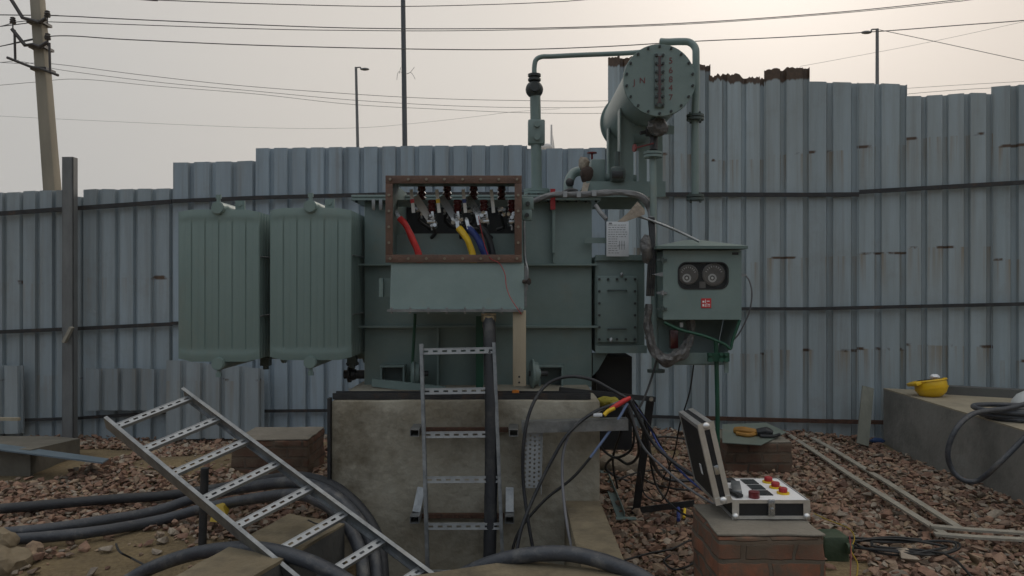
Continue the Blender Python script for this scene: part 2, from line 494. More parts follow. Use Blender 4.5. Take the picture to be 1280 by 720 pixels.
# ------------------------------------------------------------------ ground and gravel
def gz(x, y):
    z = .035 * noise.noise(Vector((x * .7, y * .7, 0))) + .018 * noise.noise(Vector((x * 2.3, y * 2.3, 3)))
    if x < 0:
        z += -.10 * min(1, max(0, (y - 6.2) / 1.6)) * min(1, max(0, -x - 1.0))
    z += .13 * math.exp(-((x + 2.1) ** 2 / .35 + (y - 7.15) ** 2 / .12))          # little spoil heap by the fence
    z += .10 * math.exp(-((x + 2.9) ** 2 / .5 + (y - 6.3) ** 2 / .3))
    z += .05 * math.exp(-((x - 1.7) ** 2 / .3 + (y - 4.0) ** 2 / .2))
    if -1.2 + .31 * (y - 3.2) < x < .38 and 3.05 < y < 4.5:
        z -= .6
    far = max(0, math.hypot(x, y - 5) - 12)
    if far > 0:
        z *= max(0, 1 - far / 10)
    return z


def ground_mat():
    m = bpy.data.materials.new('bare_earth')
    nt, N, L, B = nodes_of(m)
    tc = N.new('ShaderNodeTexCoord')
    n1 = N.new('ShaderNodeTexNoise'); n1.inputs['Scale'].default_value = 1.2; n1.inputs['Detail'].default_value = 8; n1.inputs['Roughness'].default_value = .7
    L.new(tc.outputs['Object'], n1.inputs['Vector'])
    rp = N.new('ShaderNodeValToRGB')
    e = rp.color_ramp.elements
    e[0].position = .3; e[0].color = (.17, .125, .07, 1)
    e[1].position = .7; e[1].color = (.37, .28, .15, 1)
    L.new(n1.outputs['Fac'], rp.inputs['Fac'])
    n2 = N.new('ShaderNodeTexNoise'); n2.inputs['Scale'].default_value = 40; n2.inputs['Detail'].default_value = 6
    L.new(tc.outputs['Object'], n2.inputs['Vector'])
    mx = N.new('ShaderNodeMix'); mx.data_type = 'RGBA'; mx.blend_type = 'MULTIPLY'; mx.inputs['Factor'].default_value = .8
    r2 = N.new('ShaderNodeValToRGB'); r2.color_ramp.elements[0].position = .35; r2.color_ramp.elements[0].color = (.45, .42, .38, 1)
    L.new(n2.outputs['Fac'], r2.inputs['Fac'])
    L.new(rp.outputs[0], mx.inputs['A']); L.new(r2.outputs[0], mx.inputs['B'])
    L.new(mx.outputs['Result'], B.inputs['Base Color'])
    B.inputs['Roughness'].default_value = .95
    bp = N.new('ShaderNodeBump'); bp.inputs['Strength'].default_value = .8; bp.inputs['Distance'].default_value = .02
    L.new(n2.outputs['Fac'], bp.inputs['Height']); L.new(bp.outputs[0], B.inputs['Normal'])
    return m


def build_ground():
    def axis(lo, hi, step, far):
        a = list(np.arange(lo, hi + 1e-6, step))
        ext = [1.5, 4, 10, 25, 60, 150, far]
        return [lo - x for x in ext[::-1]] + a + [hi + x for x in ext]
    xs = axis(-6, 6, .08, 500); ys = axis(0, 9.2, .08, 500)
    verts = [(x, y, gz(x, y)) for y in ys for x in xs]
    nx = len(xs)
    faces = [(j * nx + i, j * nx + i + 1, (j + 1) * nx + i + 1, (j + 1) * nx + i) for j in range(len(ys) - 1) for i in range(nx - 1)]
    me = bpy.data.meshes.new('ground'); me.from_pydata(verts, [], faces)
    me.polygons.foreach_set('use_smooth', [True] * len(me.polygons))
    me.materials.append(ground_mat())
    o = bpy.data.objects.new('ground', me); col.objects.link(o)
    structure(o)


build_ground()


def gravel_mat():
    m = bpy.data.materials.new('broken_stone')
    nt, N, L, B = nodes_of(m)
    ge = N.new('ShaderNodeNewGeometry')
    rp = N.new('ShaderNodeValToRGB')
    e = rp.color_ramp.elements
    e[0].position = 0; e[0].color = (.16, .095, .072, 1)
    e[1].position = 1; e[1].color = (.44, .375, .305, 1)
    for p, c in ((.2, (.29, .17, .122, 1)), (.4, (.36, .228, .162, 1)), (.6, (.22, .165, .132, 1)), (.78, (.40, .29, .20, 1)), (.9, (.27, .235, .20, 1))):
        q = e.new(p); q.color = c
    L.new(ge.outputs['Random Per Island'], rp.inputs['Fac'])
    tc = N.new('ShaderNodeTexCoord')
    n2 = N.new('ShaderNodeTexNoise'); n2.inputs['Scale'].default_value = 22; n2.inputs['Detail'].default_value = 6; n2.inputs['Roughness'].default_value = .7
    L.new(tc.outputs['Object'], n2.inputs['Vector'])
    r2 = N.new('ShaderNodeValToRGB'); r2.color_ramp.elements[0].position = .3; r2.color_ramp.elements[0].color = (.55, .52, .5, 1); r2.color_ramp.elements[1].position = .7
    r2.color_ramp.elements[1].color = (1.1, 1.08, 1.02, 1)
    L.new(n2.outputs['Fac'], r2.inputs['Fac'])
    mx = N.new('ShaderNodeMix'); mx.data_type = 'RGBA'; mx.blend_type = 'MULTIPLY'; mx.inputs['Factor'].default_value = 1
    L.new(rp.outputs[0], mx.inputs['A']); L.new(r2.outputs[0], mx.inputs['B'])
    L.new(mx.outputs['Result'], B.inputs['Base Color'])
    B.inputs['Roughness'].default_value = .9
    bp = N.new('ShaderNodeBump'); bp.inputs['Strength'].default_value = .5; bp.inputs['Distance'].default_value = .01
    L.new(n2.outputs['Fac'], bp.inputs['Height']); L.new(bp.outputs[0], B.inputs['Normal'])
    return m


GRAVEL = gravel_mat()


def stone_variants(n=36):
    out = []
    for k in range(n):
        bm = bmesh.new()
        for i in range(11):
            v = Vector((random.gauss(0, 1), random.gauss(0, 1), random.gauss(0, 1))).normalized() * random.uniform(.75, 1.0)
            v.z *= random.uniform(.5, .8)
            bm.verts.new(v)
        r = bmesh.ops.convex_hull(bm, input=bm.verts[:])
        bmesh.ops.delete(bm, geom=[g for g in r['geom_interior'] if isinstance(g, bmesh.types.BMVert)], context='VERTS')
        bm.verts.ensure_lookup_table(); bm.verts.index_update()
        out.append((np.array([v.co[:] for v in bm.verts]), [[v.index for v in f.verts] for f in bm.faces]))
        bm.free()
    return out


def blocked(x, y):
    if -1.10 < x < .56 and 4.22 < y < 6.6: return True        # plinth
    if .28 < x < .55 and 3.0 < y < 4.4: return True           # kerb wall
    if -1.35 < x < .4 and 2.4 < y < 4.3:                      # pit and its walls
        if x > -1.35 + .31 * (y - 3.155) - .08: return True
    if 0.88 < x < 1.44 and 3.28 < y < 3.84: return True        # pier with the case
    if 1.78 < x < 2.36 and 6.22 < y < 6.85: return True       # pier behind
    if -2.32 < x < -1.64 and 6.05 < y < 6.7: return True      # left brick block
    if x > 3.62 - .0 and 3 < y: return True                   # platform
    if -4.8 < x < -3.6 and 5.9 < y < 7.6: return True         # slab at left
    return False


def sandy(x, y):
    """0 stones everywhere .. 1 bare earth"""
    s = 0
    s = max(s, 1.2 - ((x + 1.95) ** 2 / .7 + (y - 4.05) ** 2 / .26))
    s = max(s, 1.0 - ((x + 2.75) ** 2 / .5 + (y - 6.45) ** 2 / .35))
    s = max(s, 1.1 - ((x - 1.72) ** 2 / .07 + (y - 4.1) ** 2 / .12))
    s = max(s, 1.0 - ((x + 2.6) ** 2 / .6 + (y - 4.5) ** 2 / .06), .95 - ((x + .9) ** 2 / .25 + (y - 5.2) ** 2 / .3))
    s = max(s, .9 - ((x + 1.95) ** 2 / .5 + (y - 7.2) ** 2 / .25))
    s = max(s, .8 - ((x - 1.3) ** 2 / .25 + (y - 7.0) ** 2 / .15))
    return s + .35 * noise.noise(Vector((x * 2.2, y * 2.2, 9)))


def build_gravel():
    var = stone_variants()
    vs, fs, base = [], [], 0
    pts = []
    for (smin, smax, step, lift) in ((.024, .046, .050, .012), (.012, .024, .042, .004), (.016, .034, .095, .036), (.045, .062, .26, .03)):
        for y in np.arange(2.6, 8.2, step):
            for x in np.arange(-5.2, 4.2, step):
                px = x + rng.uniform(-.5, .5) * step; py = y + rng.uniform(-.5, .5) * step
                if abs(px) > .74 * py + .25 or blocked(px, py):
                    continue
                sd = sandy(px, py)
                if sd > .25 and rng.random() < min(.97, sd * 1.5):
                    continue
                pts.append((px, py, rng.uniform(smin, smax) * (1 + .5 * (rng.random() ** 4)), lift))
    for (px, py, s, lift) in pts:
        co, fc = var[rng.integers(len(var))]
        a, b, c = rng.uniform(0, 6.28), rng.uniform(-.45, .45), rng.uniform(-.45, .45)
        ca, sa = math.cos(a), math.sin(a); cb, sb = math.cos(b), math.sin(b); cc, sn = math.cos(c), math.sin(c)
        M = np.array([[ca, -sa, 0], [sa, ca, 0], [0, 0, 1]]) @ np.array([[1, 0, 0], [0, cb, -sb], [0, sb, cb]]) @ np.array([[cc, 0, sn], [0, 1, 0], [-sn, 0, cc]])
        q = (co * s * np.array([1, rng.uniform(.65, 1), rng.uniform(.55, .9)])) @ M.T + np.array([px, py, gz(px, py) + lift + s * .18])
        vs.append(q)
        fs.extend([[i + base for i in f] for f in fc])
        base += len(co)
    me = bpy.data.meshes.new('gravel')
    me.from_pydata(np.concatenate(vs).tolist(), [], fs)
    me.materials.append(GRAVEL)
    o = bpy.data.objects.new('gravel', me); col.objects.link(o)
    o['kind'] = 'stuff'
    o['label'] = 'reddish brown broken stone covering the ground'
    print('stones', len(pts))


build_gravel()

# ------------------------------------------------------------------ fence
FP = [(-900, 8.6), (0, 8.15), (215, 8.12), (480, 8.1), (860, 8.0), (1010, 7.8), (1280, 7.1), (1500, 6.6), (2000, 5.6)]


def fy(px):
    for (a, ya), (b, yb) in zip(FP, FP[1:]):
        if px <= b:
            # straight in plan between the corner points
            A = Vector(((a - 640) * ya / F, ya)); Bp = Vector(((b - 640) * yb / F, yb))
            k = (px - 640) / F
            d = Bp - A
            t = (k * A.y - A.x) / (d.x - k * d.y)
            return A.y + d.y * t
    return FP[-1][1]


def corr(p0, p1, z0l, z0r, ztl, ztr, pitch=.208, depth=.042, jag=0.0, rustdepth=0.0, tilt=0.0, seed=0, wob=.009):
    """trapezoidal steel sheet standing between two plan points; returns a bmesh"""
    rnd = random.Random(seed)
    p0, p1 = Vector((p0[0], p0[1])), Vector((p1[0], p1[1]))
    d = p1 - p0; Ln = d.length; u = d / Ln
    nrm = Vector((-u.y, u.x))
    if nrm.y < 0: nrm = -nrm
    prof = [(0, 0), (.70, 0), (.76, 1), (.94, 1), (1.0, 0)]
    xs = []
    k = 0
    nper = max(1, round(Ln / pitch)); pit = Ln / nper
    for i in range(nper):
        for (a, b) in prof[:-1]:
            xs.append(((i + a) * pit, b * depth, i))
    xs.append((Ln, 0, nper))
    if jag:
        xx = []
        for (a, b, i), (c, dd, j) in zip(xs, xs[1:]):
            m = max(1, int((c - a) / .014))
            for q in range(m):
                t = q / m
                xx.append((a + (c - a) * t, b + (dd - b) * t, i))
        xx.append(xs[-1]); xs = xx
    bm = bmesh.new()
    lay = bm.verts.layers.float.new('rust')
    rows = [0, .15, .35, .55, .75, .9, 1.0]
    grid = []
    offs = {}
    jv = 0.0
    for (s, dep, i) in xs:
        t = s / Ln
        zb = z0l + (z0r - z0l) * t; zt = ztl + (ztr - ztl) * t
        if jag:
            jv = jv * .72 + rnd.uniform(-1, 1) * jag
            zt += jv - abs(rnd.gauss(0, jag * .3))
        else:
            zt += .012 * noise.noise(Vector((s * 3, seed, 0)))
        if i not in offs: offs[i] = (rnd.uniform(-wob, wob), rnd.uniform(-wob, wob))
        colv = []
        rr = [zb + (zt - zb) * r for r in rows]
        rv = [0.0] * len(rr)
        if rustdepth:
            rd = rustdepth * (.6 + .8 * (noise.noise(Vector((s * 6, seed, 2))) + .5))
            rr[5] = zt - max(.012, rd); rr[4] = rr[5] - .02
            rv[5] = 1.0; rv[6] = 1.0; rv[4] = 0.0
        for r, (z, q) in enumerate(zip(rr, rv)):
            a, b = offs[i]
            bow = a * (1 - r / 6) + b * r / 6
            h = (z - zb) * tilt
            pt = p0 + u * s + nrm * (dep + bow + h)
            v = bm.verts.new((pt.x, pt.y, z)); v[lay] = q
            colv.append(v)
        grid.append(colv)
    for a, b in zip(grid, grid[1:]):
        for r in range(len(rows) - 1):
            bm.faces.new((a[r], b[r], b[r + 1], a[r + 1]))
    return bm


def from_bm(bm):
    m = MB(); m.bm.free(); m.bm = bm
    return m


def plan(px, push=0.0):
    Y = fy(px) - push
    return ((px - 640) * Y / F, Y)


def zat(px, py, push=0.0):
    return CZ - (py - 360) * (fy(px) - push) / F


fence = thing('corrugated_fence', 'long fence of grey blue corrugated steel sheets on dark rails behind the transformer', 'fence', (0, 8.1, 0))
SHEETS = [  # px0, px1, top0, top1, material, jagged, rust depth, push towards the camera
    (-560, -330, 252, 249, 'L', 0, 0, 0), (-335, -118, 249, 245, 'L', 0, 0, .012), (-122, 31, 243, 240, 'L', 0, 0, .0), (29, 92, 239, 237, 'L', 0, 0, .014), (88, 106, 246, 246, 'L', 0, 0, 0),
    (104, 218, 237, 235, 'L', 0, 0, .012), (216, 323, 203, 201, 'M', 0, 0, .026), (320, 434, 185.5, 183.5, 'M', 0, 0, .012), (432, 547, 183.5, 182, 'M', 0, 0, .0),
    (544, 659, 182, 181.5, 'M', 0, 0, .014), (657, 764, 186, 184.5, 'M', 0, 0, 0),
    (760, 822, 71, 71, 'R', .012, .08, .02), (820, 888, 75, 81, 'R', .010, .05, .004), (886, 957, 91, 95, 'R', .022, .06, .018), (955, 1012, 87, 83, 'R', .010, .11, .004),
    (1011, 1073, 102, 103.5, 'R', 0, 0, .018), (1071, 1134, 104, 105, 'R', 0, 0, .004), (1133, 1241, 120, 116, 'R', 0, 0, .016), (1239, 1345, 108.5, 103, 'R', 0, 0, .002),
    (1343, 1460, 100, 92, 'R', 0, 0, .016), (1458, 1580, 90, 80, 'R', 0, 0, 0), (1578, 1720, 84, 70, 'R', 0, 0, .014)]
for i, (a, b, ta, tb, mk, jag, rd, push) in enumerate(SHEETS):
    m = {'L': sheet_left, 'M': sheet_mid, 'R': sheet_right}[mk]
    bm = corr(plan(a, push), plan(b, push), -.3, -.3, zat(a, ta, push), zat(b, tb, push), jag=jag, rustdepth=rd, seed=i)
    o = from_bm(bm).build('sheet', m, fence, flip=False, angle=20)
    # each sheet keeps its own texture origin
    dz = random.Random(i * 5 + 1).uniform(-.09, .09)
    o.data.transform(Matrix.Translation((0, 0, -dz))); o.location.z += dz
    if rd:
        o['label'] = 'tall sheet with a torn rusty top edge'


def rail_path(pts, push, h, name='rail', m=dark_steel):
    b = MB()
    for (xa, ya), (xb, yb) in zip(pts, pts[1:]):
        pa = P(xa, ya, fy(xa) - push); pb = P(xb, yb, fy(xb) - push)
        b.bar(pa, pb, .03, h)
    return b.build(name, m, fence)


rail_path([(-560, 285), (0, 267), (215, 252)], .06, .045)
rail_path([(216, 251.5), (325, 247), (480, 243), (600, 242.5), (700, 243)], .065, .04)
rail_path([(700, 243.5), (860, 243), (1010, 243.5), (1074, 243)], .05, .042)
rail_path([(1074, 240), (1280, 228), (1500, 214)], .05, .04)
rail_path([(-560, 428), (0, 415), (92, 411), (215, 405)], .06, .04)
rail_path([(215, 404), (480, 398), (700, 392)], .06, .035)
rail_path([(700, 388), (860, 386), (1010, 386), (1280, 380), (1500, 377)], .05, .034)
rail_path([(-560, 531), (0, 526), (92, 523), (215, 515)], .06, .03)
rail_path([(215, 515), (420, 513), (640, 515), (860, 522)], .06, .03)
rail_path([(860, 522), (1010, 526), (1110, 528)], .055, .04, m=rust)
for px, a, b in ((325, 240, 560), (757, 200, 540)):
    MB().box2(P(px, a, fy(px)) + V(-.03, .09, 0), P(px, b, fy(px)) + V(.03, .05, -.3)).build('post', dark_steel, fence)

# loose sheets leaning at the foot of the fence
for lab, a, b, ta, tb, za, zb, push, tl, seed in (
        ('dull blue corrugated offcut leaning at the fence foot beside the steel post', 108, 222, 460, 462, 513, 513, .16, .004, 31),
        ('tilted corrugated offcut leaning below the far left radiator', 208, 330, 450, 461, 549, 548, .20, .006, 32),
        ('narrow blue corrugated offcut at the fence foot by the concrete slab', -60, 28, 459, 457, 545, 542, .15, .006, 33)):
    bm = corr(plan(a, push), plan(b, push), zat(a, za, push), zat(b, zb, push), zat(a, ta, push), zat(b, tb, push), tilt=tl, seed=seed)
    o = from_bm(bm).build('corrugated_sheet', sheet_loose, flip=False, angle=20)
    tag(o, lab, 'metal sheet', 'loose corrugated sheets at the fence')

# steel post in front of the fence
pst = thing('steel_post', 'tall dark steel channel post standing against the low end of the fence', 'post', P(84, 548, 7.9))
b = MB()
y0 = 7.9
b.box2(P(77.5, 196, y0) + V(0, 0, 0), V(P(91, 196, y0).x, y0 + .012, -.15))
b.box2(P(77.5, 196, y0), V(P(79, 196, y0).x, y0 + .09, -.15)); b.box2(P(89.5, 196, y0), V(P(91, 196, y0).x, y0 + .09, -.15))
b.build('channel', mat('post_steel', (.21, .22, .22), (.12, .122, .125), 6, .6, metal=.2, c3=(.10, .06, .04), c3scale=3, stretch=(1, 1, .3)), pst)
MB().bar(P(80, 428, 7.86), P(90, 409, 7.86), .05, .03).build('bracket', strip_m, pst)

# ------------------------------------------------------------------ concrete works
conc_dark = mat('dark_grey_concrete', (.085, .085, .08), (.05, .05, .048), 3, .8, bump=.3, bscale=25, c3=(.035, .035, .034), c3scale=2)  # trench wall body, darker grey than the tan coat on top
pl = thing('concrete_plinth', 'stained concrete plinth block carrying the transformer', 'plinth', (-.27, 5.2, 0))
X0, X1 = P(414, 500, 4.3).x, P(750, 500, 4.3).x
b = MB()
b.box2((X0, 4.3, -.75), (X1, 6.3, .90), .012)
bmesh.ops.subdivide_edges(b.bm, edges=[e for e in b.bm.edges if e.calc_length() > .3], cuts=24, use_grid_fill=True)
for v in b.bm.verts:
    v.co.y += .006 * noise.noise(v.co * 3) if v.co.y < 4.35 else 0
    if v.co.z > .8: v.co.z += .006 * noise.noise(v.co * 4)
b.build('block', conc, pl)
MB().box2((X0 - .018, 4.28, -.1), (X0 - .002, 4.33, .915)).build('edge_angle', dark_steel, pl)
k = MB(); k.box2((.302, 3.2, -.8), (.508, 4.292, .327), .01)
tag(k.build('kerb_wall', conc_tan), 'low tan cement wall running from the plinth corner towards the pit edge', 'wall')
k = MB()
k.poly([(-.95, 2.93, .335), (-.47, 3.125, .335), (-.02, 3.31, .335), (.12, 3.31, .335), (.45, 3.18, .335), (.80, 3.0, .335), (.80, 2.3, .335), (-.95, 2.3, .335)], (0, 0, -1.1))
tag(k.build('pit_wall', conc_tan), 'tan cement pit edge under the thick black cable in front of the plinth', 'wall')
k = MB()
q0, q1 = V(-.868, 3.86, 0), V(-1.30, 2.47, 0)
q2, q3 = V(-1.60, 2.47, 0), V(-1.20, 4.02, 0)
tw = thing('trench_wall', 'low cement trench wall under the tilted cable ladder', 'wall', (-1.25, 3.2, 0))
k.poly([V(p.x, p.y, .318) for p in (q0, q1, q2, q3)], (0, 0, -1.1)); k.build('body', conc_dark, tw)
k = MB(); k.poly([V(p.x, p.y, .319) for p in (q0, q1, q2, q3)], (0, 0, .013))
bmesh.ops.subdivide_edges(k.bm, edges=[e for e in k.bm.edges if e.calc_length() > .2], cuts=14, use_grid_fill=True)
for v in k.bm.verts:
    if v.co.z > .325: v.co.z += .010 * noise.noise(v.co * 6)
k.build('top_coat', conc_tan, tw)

# platform at the right
pf = MB()
pts = [(3.70, 7.42), (3.60, 5.34), (3.45, 2.9), (7.5, 2.9), (7.5, 6.0)]
pf.poly([(x, y, .54) for x, y in pts], (0, 0, -.7))
pfo = thing('concrete_platform', 'raised grey concrete platform by the fence carrying a coiled black cable', 'platform', (5, 5, 0))
pf.build('block', conc_grey, pfo)
k = MB(); k.poly([(x, y, .541) for x, y in pts], (0, 0, .012)); k.build('top_coat', mat('dusty_screed', (.36, .31, .225), (.27, .23, .165), 3, .92, bump=.2, bscale=30, c3=(.2, .175, .13), c3scale=2.2, c3lo=.52), pfo)
MB().bar((4.05, 7.05, .585), (6.6, 5.75, .585), .12, .09).build('upstand', mat('dark_cement', (.12, .12, .115), (.09, .09, .085), 4, .9), pfo)

# slab at left with loose sheet on it
s = MB()
s.poly([P(-70, 560, 6.2), P(38, 562, 6.1), P(100, 548, 7.2), P(60, 545, 7.5), P(-60, 545, 7.5)], (0, 0, -.45))
tag(s.build('concrete_slab', mat('dirty_slab', (.17, .155, .125), (.10, .09, .07), 4, .92, bump=.4, bscale=25)), 'broken grey concrete slab by the fence at the foot of the steel post', 'slab')
s = MB()
a, bq, c, d = P(-60, 556, 6.1), P(128, 580, 5.75), P(136, 575, 6.0), P(-60, 548, 6.6)
s.poly([a, bq, c, d], (0, 0, .012))
tag(s.build('sheet_metal', mat('dark_blue_sheet', (.13, .175, .21), (.09, .12, .145), 3, .5)), 'flat blue grey metal sheet lying over the edge of the concrete slab', 'metal sheet')


def brick_mat(name, mort, c1, c2):
    m = bpy.data.materials.new(name)
    nt, N, L, B = nodes_of(m)
    tc = N.new('ShaderNodeTexCoord')
    ge = N.new('ShaderNodeNewGeometry')
    sx = N.new('ShaderNodeSeparateXYZ'); L.new(tc.outputs['Object'], sx.inputs[0])
    ad = N.new('ShaderNodeMath'); ad.operation = 'ADD'; L.new(sx.outputs['X'], ad.inputs[0]); L.new(sx.outputs['Y'], ad.inputs[1])
    cb = N.new('ShaderNodeCombineXYZ'); L.new(ad.outputs[0], cb.inputs['X']); L.new(sx.outputs['Z'], cb.inputs['Y'])
    nz = N.new('ShaderNodeTexNoise'); nz.inputs['Scale'].default_value = 9; nz.inputs['Detail'].default_value = 4
    L.new(tc.outputs['Object'], nz.inputs['Vector'])
    vm = N.new('ShaderNodeVectorMath'); vm.operation = 'MULTIPLY_ADD'; vm.inputs[1].default_value = (.022, .022, 0)
    L.new(nz.outputs['Color'], vm.inputs[0]); L.new(cb.outputs[0], vm.inputs[2])
    bt = N.new('ShaderNodeTexBrick')
    bt.inputs['Scale'].default_value = 1; bt.inputs['Brick Width'].default_value = .235; bt.inputs['Row Height'].default_value = .085
    bt.inputs['Mortar Size'].default_value = .011; bt.inputs['Mortar Smooth'].default_value = .3; bt.inputs['Bias'].default_value = 0
    bt.inputs['Color1'].default_value = (*c1, 1); bt.inputs['Color2'].default_value = (*c2, 1); bt.inputs['Mortar'].default_value = (*mort, 1)
    L.new(vm.outputs[0], bt.inputs['Vector'])
    n2 = N.new('ShaderNodeTexNoise'); n2.inputs['Scale'].default_value = 5; n2.inputs['Detail'].default_value = 9; n2.inputs['Roughness'].default_value = .75
    L.new(tc.outputs['Object'], n2.inputs['Vector'])
    rr = N.new('ShaderNodeMapRange'); rr.inputs['From Min'].default_value = .42; rr.inputs['From Max'].default_value = .60
    L.new(n2.outputs['Fac'], rr.inputs['Value'])
    mx = N.new('ShaderNodeMix'); mx.data_type = 'RGBA'; L.new(rr.outputs[0], mx.inputs['Factor']); L.new(bt.outputs['Color'], mx.inputs['A']); mx.inputs['B'].default_value = (.135, .098, .068, 1)
    L.new(mx.outputs['Result'], B.inputs['Base Color'])
    B.inputs['Roughness'].default_value = .92
    h = N.new('ShaderNodeMath'); h.operation = 'SUBTRACT'; L.new(n2.outputs['Fac'], h.inputs[0]); L.new(bt.outputs['Fac'], h.inputs[1])
    bp = N.new('ShaderNodeBump'); bp.inputs['Strength'].default_value = .8; bp.inputs['Distance'].default_value = .012
    L.new(h.outputs[0], bp.inputs['Height']); L.new(bp.outputs[0], B.inputs['Normal'])
    return m


bricks = brick_mat('red_brick_masonry', (.125, .105, .08), (.29, .115, .062), (.17, .08, .05))
bricks_dark = brick_mat('old_dark_brick', (.08, .06, .047), (.16, .072, .045), (.10, .055, .037))


def pier(name, label, x0, x1, y0, y1, top, m, capm):
    t = thing(name, label, 'brick pier', ((x0 + x1) / 2, (y0 + y1) / 2, 0), 'brick piers in the gravel')
    b = MB(); b.box2((x0, y0, -.15), (x1, y1, top - .012), .014)
    bmesh.ops.subdivide_edges(b.bm, edges=[e for e in b.bm.edges if e.calc_length() > .2], cuts=16, use_grid_fill=True)
    for v in b.bm.verts:
        v.co += Vector((noise.noise(v.co * 9), noise.noise(v.co * 9 + V(5, 0, 0)), 0)) * .016
    b.build('brickwork', m, t)
    b = MB(); b.box2((x0 + .004, y0 + .004, top - .0115), (x1 - .004, y1 - .004, top), .005)
    bmesh.ops.subdivide_edges(b.bm, edges=[e for e in b.bm.edges if e.calc_length() > .2], cuts=8, use_grid_fill=True)
    for v in b.bm.verts:
        v.co += Vector((noise.noise(v.co * 7), noise.noise(v.co * 7 + V(5, 0, 0)), noise.noise(v.co * 5 + V(0, 7, 0)) * .5)) * .012
    b.build('cement_cap', capm, t)
    return t


capm = mat('cement_cap_grey', (.24, .215, .175), (.165, .145, .115), 5, .92, bump=.4, bscale=40, c3=(.1, .095, .08), c3scale=3)
pier('brick_pier', 'nearest red brick pier with a cement cap holding the open test case', P(897, 668, 3.325).x, P(1029, 668, 3.325).x + .012, 3.325, 3.80, .45, bricks, capm)
pier('brick_pier', 'low dark brick pier near the fence topped by a green metal plate', P(908, 560, 6.27).x, P(990, 560, 6.27).x, 6.27, 6.82, .255, bricks_dark, capm)
pier('brick_pier', 'wide low dark brick block between the spoil heap and the thick cables', P(290, 560, 6.1).x, P(385, 560, 6.1).x, 6.1, 6.65, .31, bricks_dark, capm)

# ------------------------------------------------------------------ rails and brackets on the plinth
def rail(y, label):
    b = MB()
    b.box2((X0 + .0, y, .902), (X1 - .05, y + .10, .912)); b.box2((X0, y + .0, .913), (X1 - .05, y + .012, .938)); b.box2((X0, y + .088, .913), (X1 - .05, y + .10, .938))
    tag(b.build('steel_rail', dark_steel), label, 'rail', 'wheel rails on the plinth')


rail(4.33, 'dark steel channel rail along the front edge of the plinth top')
rail(5.35, 'dark steel channel rail at the back of the plinth under the tank')


def bracket(zpx, lab, xl, xr, yoff, drop):
    t = thing('steel_bracket', lab, 'bracket', P((xl + xr) / 2, zpx, 4.2), 'brackets behind the upright ladder')
    for x in (xl, xr):
        p = P(x, zpx, 4.15)
        b = MB()
        w, h = .052, .04
        b.box2((p.x - w / 2, 4.12, p.z + h / 2 - .004), (p.x + w / 2, 4.292, p.z + h / 2)); b.box2((p.x - w / 2, 4.12, p.z - h / 2), (p.x + w / 2, 4.292, p.z - h / 2 + .004))
        b.box2((p.x - w / 2, 4.12, p.z - h / 2 + .004), (p.x - w / 2 + .004, 4.292, p.z + h / 2 - .004)); b.box2((p.x + w / 2 - .004, 4.12, p.z - h / 2 + .004), (p.x + w / 2, 4.292, p.z + h / 2 - .004))
        b.build('arm', galv, t)
        if drop:
            MB().bar(p + V(0, .05, .02), p + V(.02 if x == xl else -.0, .12, .14), .045, .012, up=(0, 1, 0)).build('brace', galv, t)
    pl_, pr_ = P(xl, zpx, 4.25), P(xr, zpx, 4.25)
    MB().box2((pl_.x + .03, 4.255, pl_.z - .002), (pr_.x - .03, 4.285, pl_.z + .022)).build('crossbar', rust, t)


bracket(540, 'upper rusty steel bracket fixed to the plinth behind the upright ladder', 519, 642, 0, False)
bracket(648, 'lower rusty steel bracket fixed to the plinth with short braces', 519, 637, 0, True)


# ------------------------------------------------------------------ cable ladders
def ladder(label, L0, L1, R0, R1, ts, rail_h, rail_n, holes, rung_w=.034, group='galvanised cable ladders'):
    """L0-L1 and R0-R1 are the two side rails; ts the rung positions as fractions of the rails"""
    L0, L1, R0, R1 = map(Vector, (L0, L1, R0, R1))
    base = (L0 + R0) / 2
    t = thing('cable_ladder', label, 'cable ladder', base, group)
    u = (L1 - L0).normalized(); w = (R0 - L0); w = (w - u * w.dot(u)).normalized(); n = u.cross(w)
    if n.y > 0: n = -n
    for a, bb, sgn in ((L0, L1, 1), (R0, R1, -1)):
        b = MB(); ln = (bb - a).length; c = (a + bb) / 2
        b.box(c - n * (rail_h / 2 - rail_n), (ln, .004, rail_h), (u, w, n))
        b.box(c + w * sgn * .009 + n * (rail_n - .002), (ln, .016, .004), (u, w, n))
        b.box(c + w * sgn * .009 - n * (rail_h - rail_n - .002), (ln, .016, .004), (u, w, n))
        b.build('side_rail', galv, t)
    for f in ts:
        a = L0 + (L1 - L0) * f + w * .006; bb = R0 + (R1 - R0) * f - w * .006
        b = MB()
        U = bb - a
        b.perf(a - u * rung_w / 2, U, u * rung_w, holes, 1, .52, .36)
        b.box((a + bb) / 2 + u * (rung_w / 2 + .0015) - n * .008, (U.length, .003, .02), (U, u, n))
        b.box((a + bb) / 2 - u * (rung_w / 2 + .0015) - n * .008, (U.length, .003, .02), (U, u, n))
        b.build('rung', galv_pale, t, flip=True)
    return t


def tl(y): return (706 - y) / (706 - 430)


ladder('upright galvanised cable ladder standing against the plinth front', P(525, 430, 4.20).lerp(P(532.5, 708, 4.04), 1.42), P(525, 430, 4.20), P(621, 428, 4.20).lerp(P(629.5, 708, 4.04), 1.42), P(621, 428, 4.20),
       [1 - t for t in (.025, .155, .295, .437, .582, .727, .872)], .042, .016, 8, rung_w=.029)
ul = V(1.47, -.80, -.72) * 1.25
A, Bp = P(131, 527, 3.95), P(230, 489, 4.22)
ladder('tilted galvanised cable ladder lying across the thick cables and trench wall', A, A + ul, Bp, Bp + ul,
       [.03 + .108 * i for i in range(9)], .075, .03, 9, rung_w=.036)

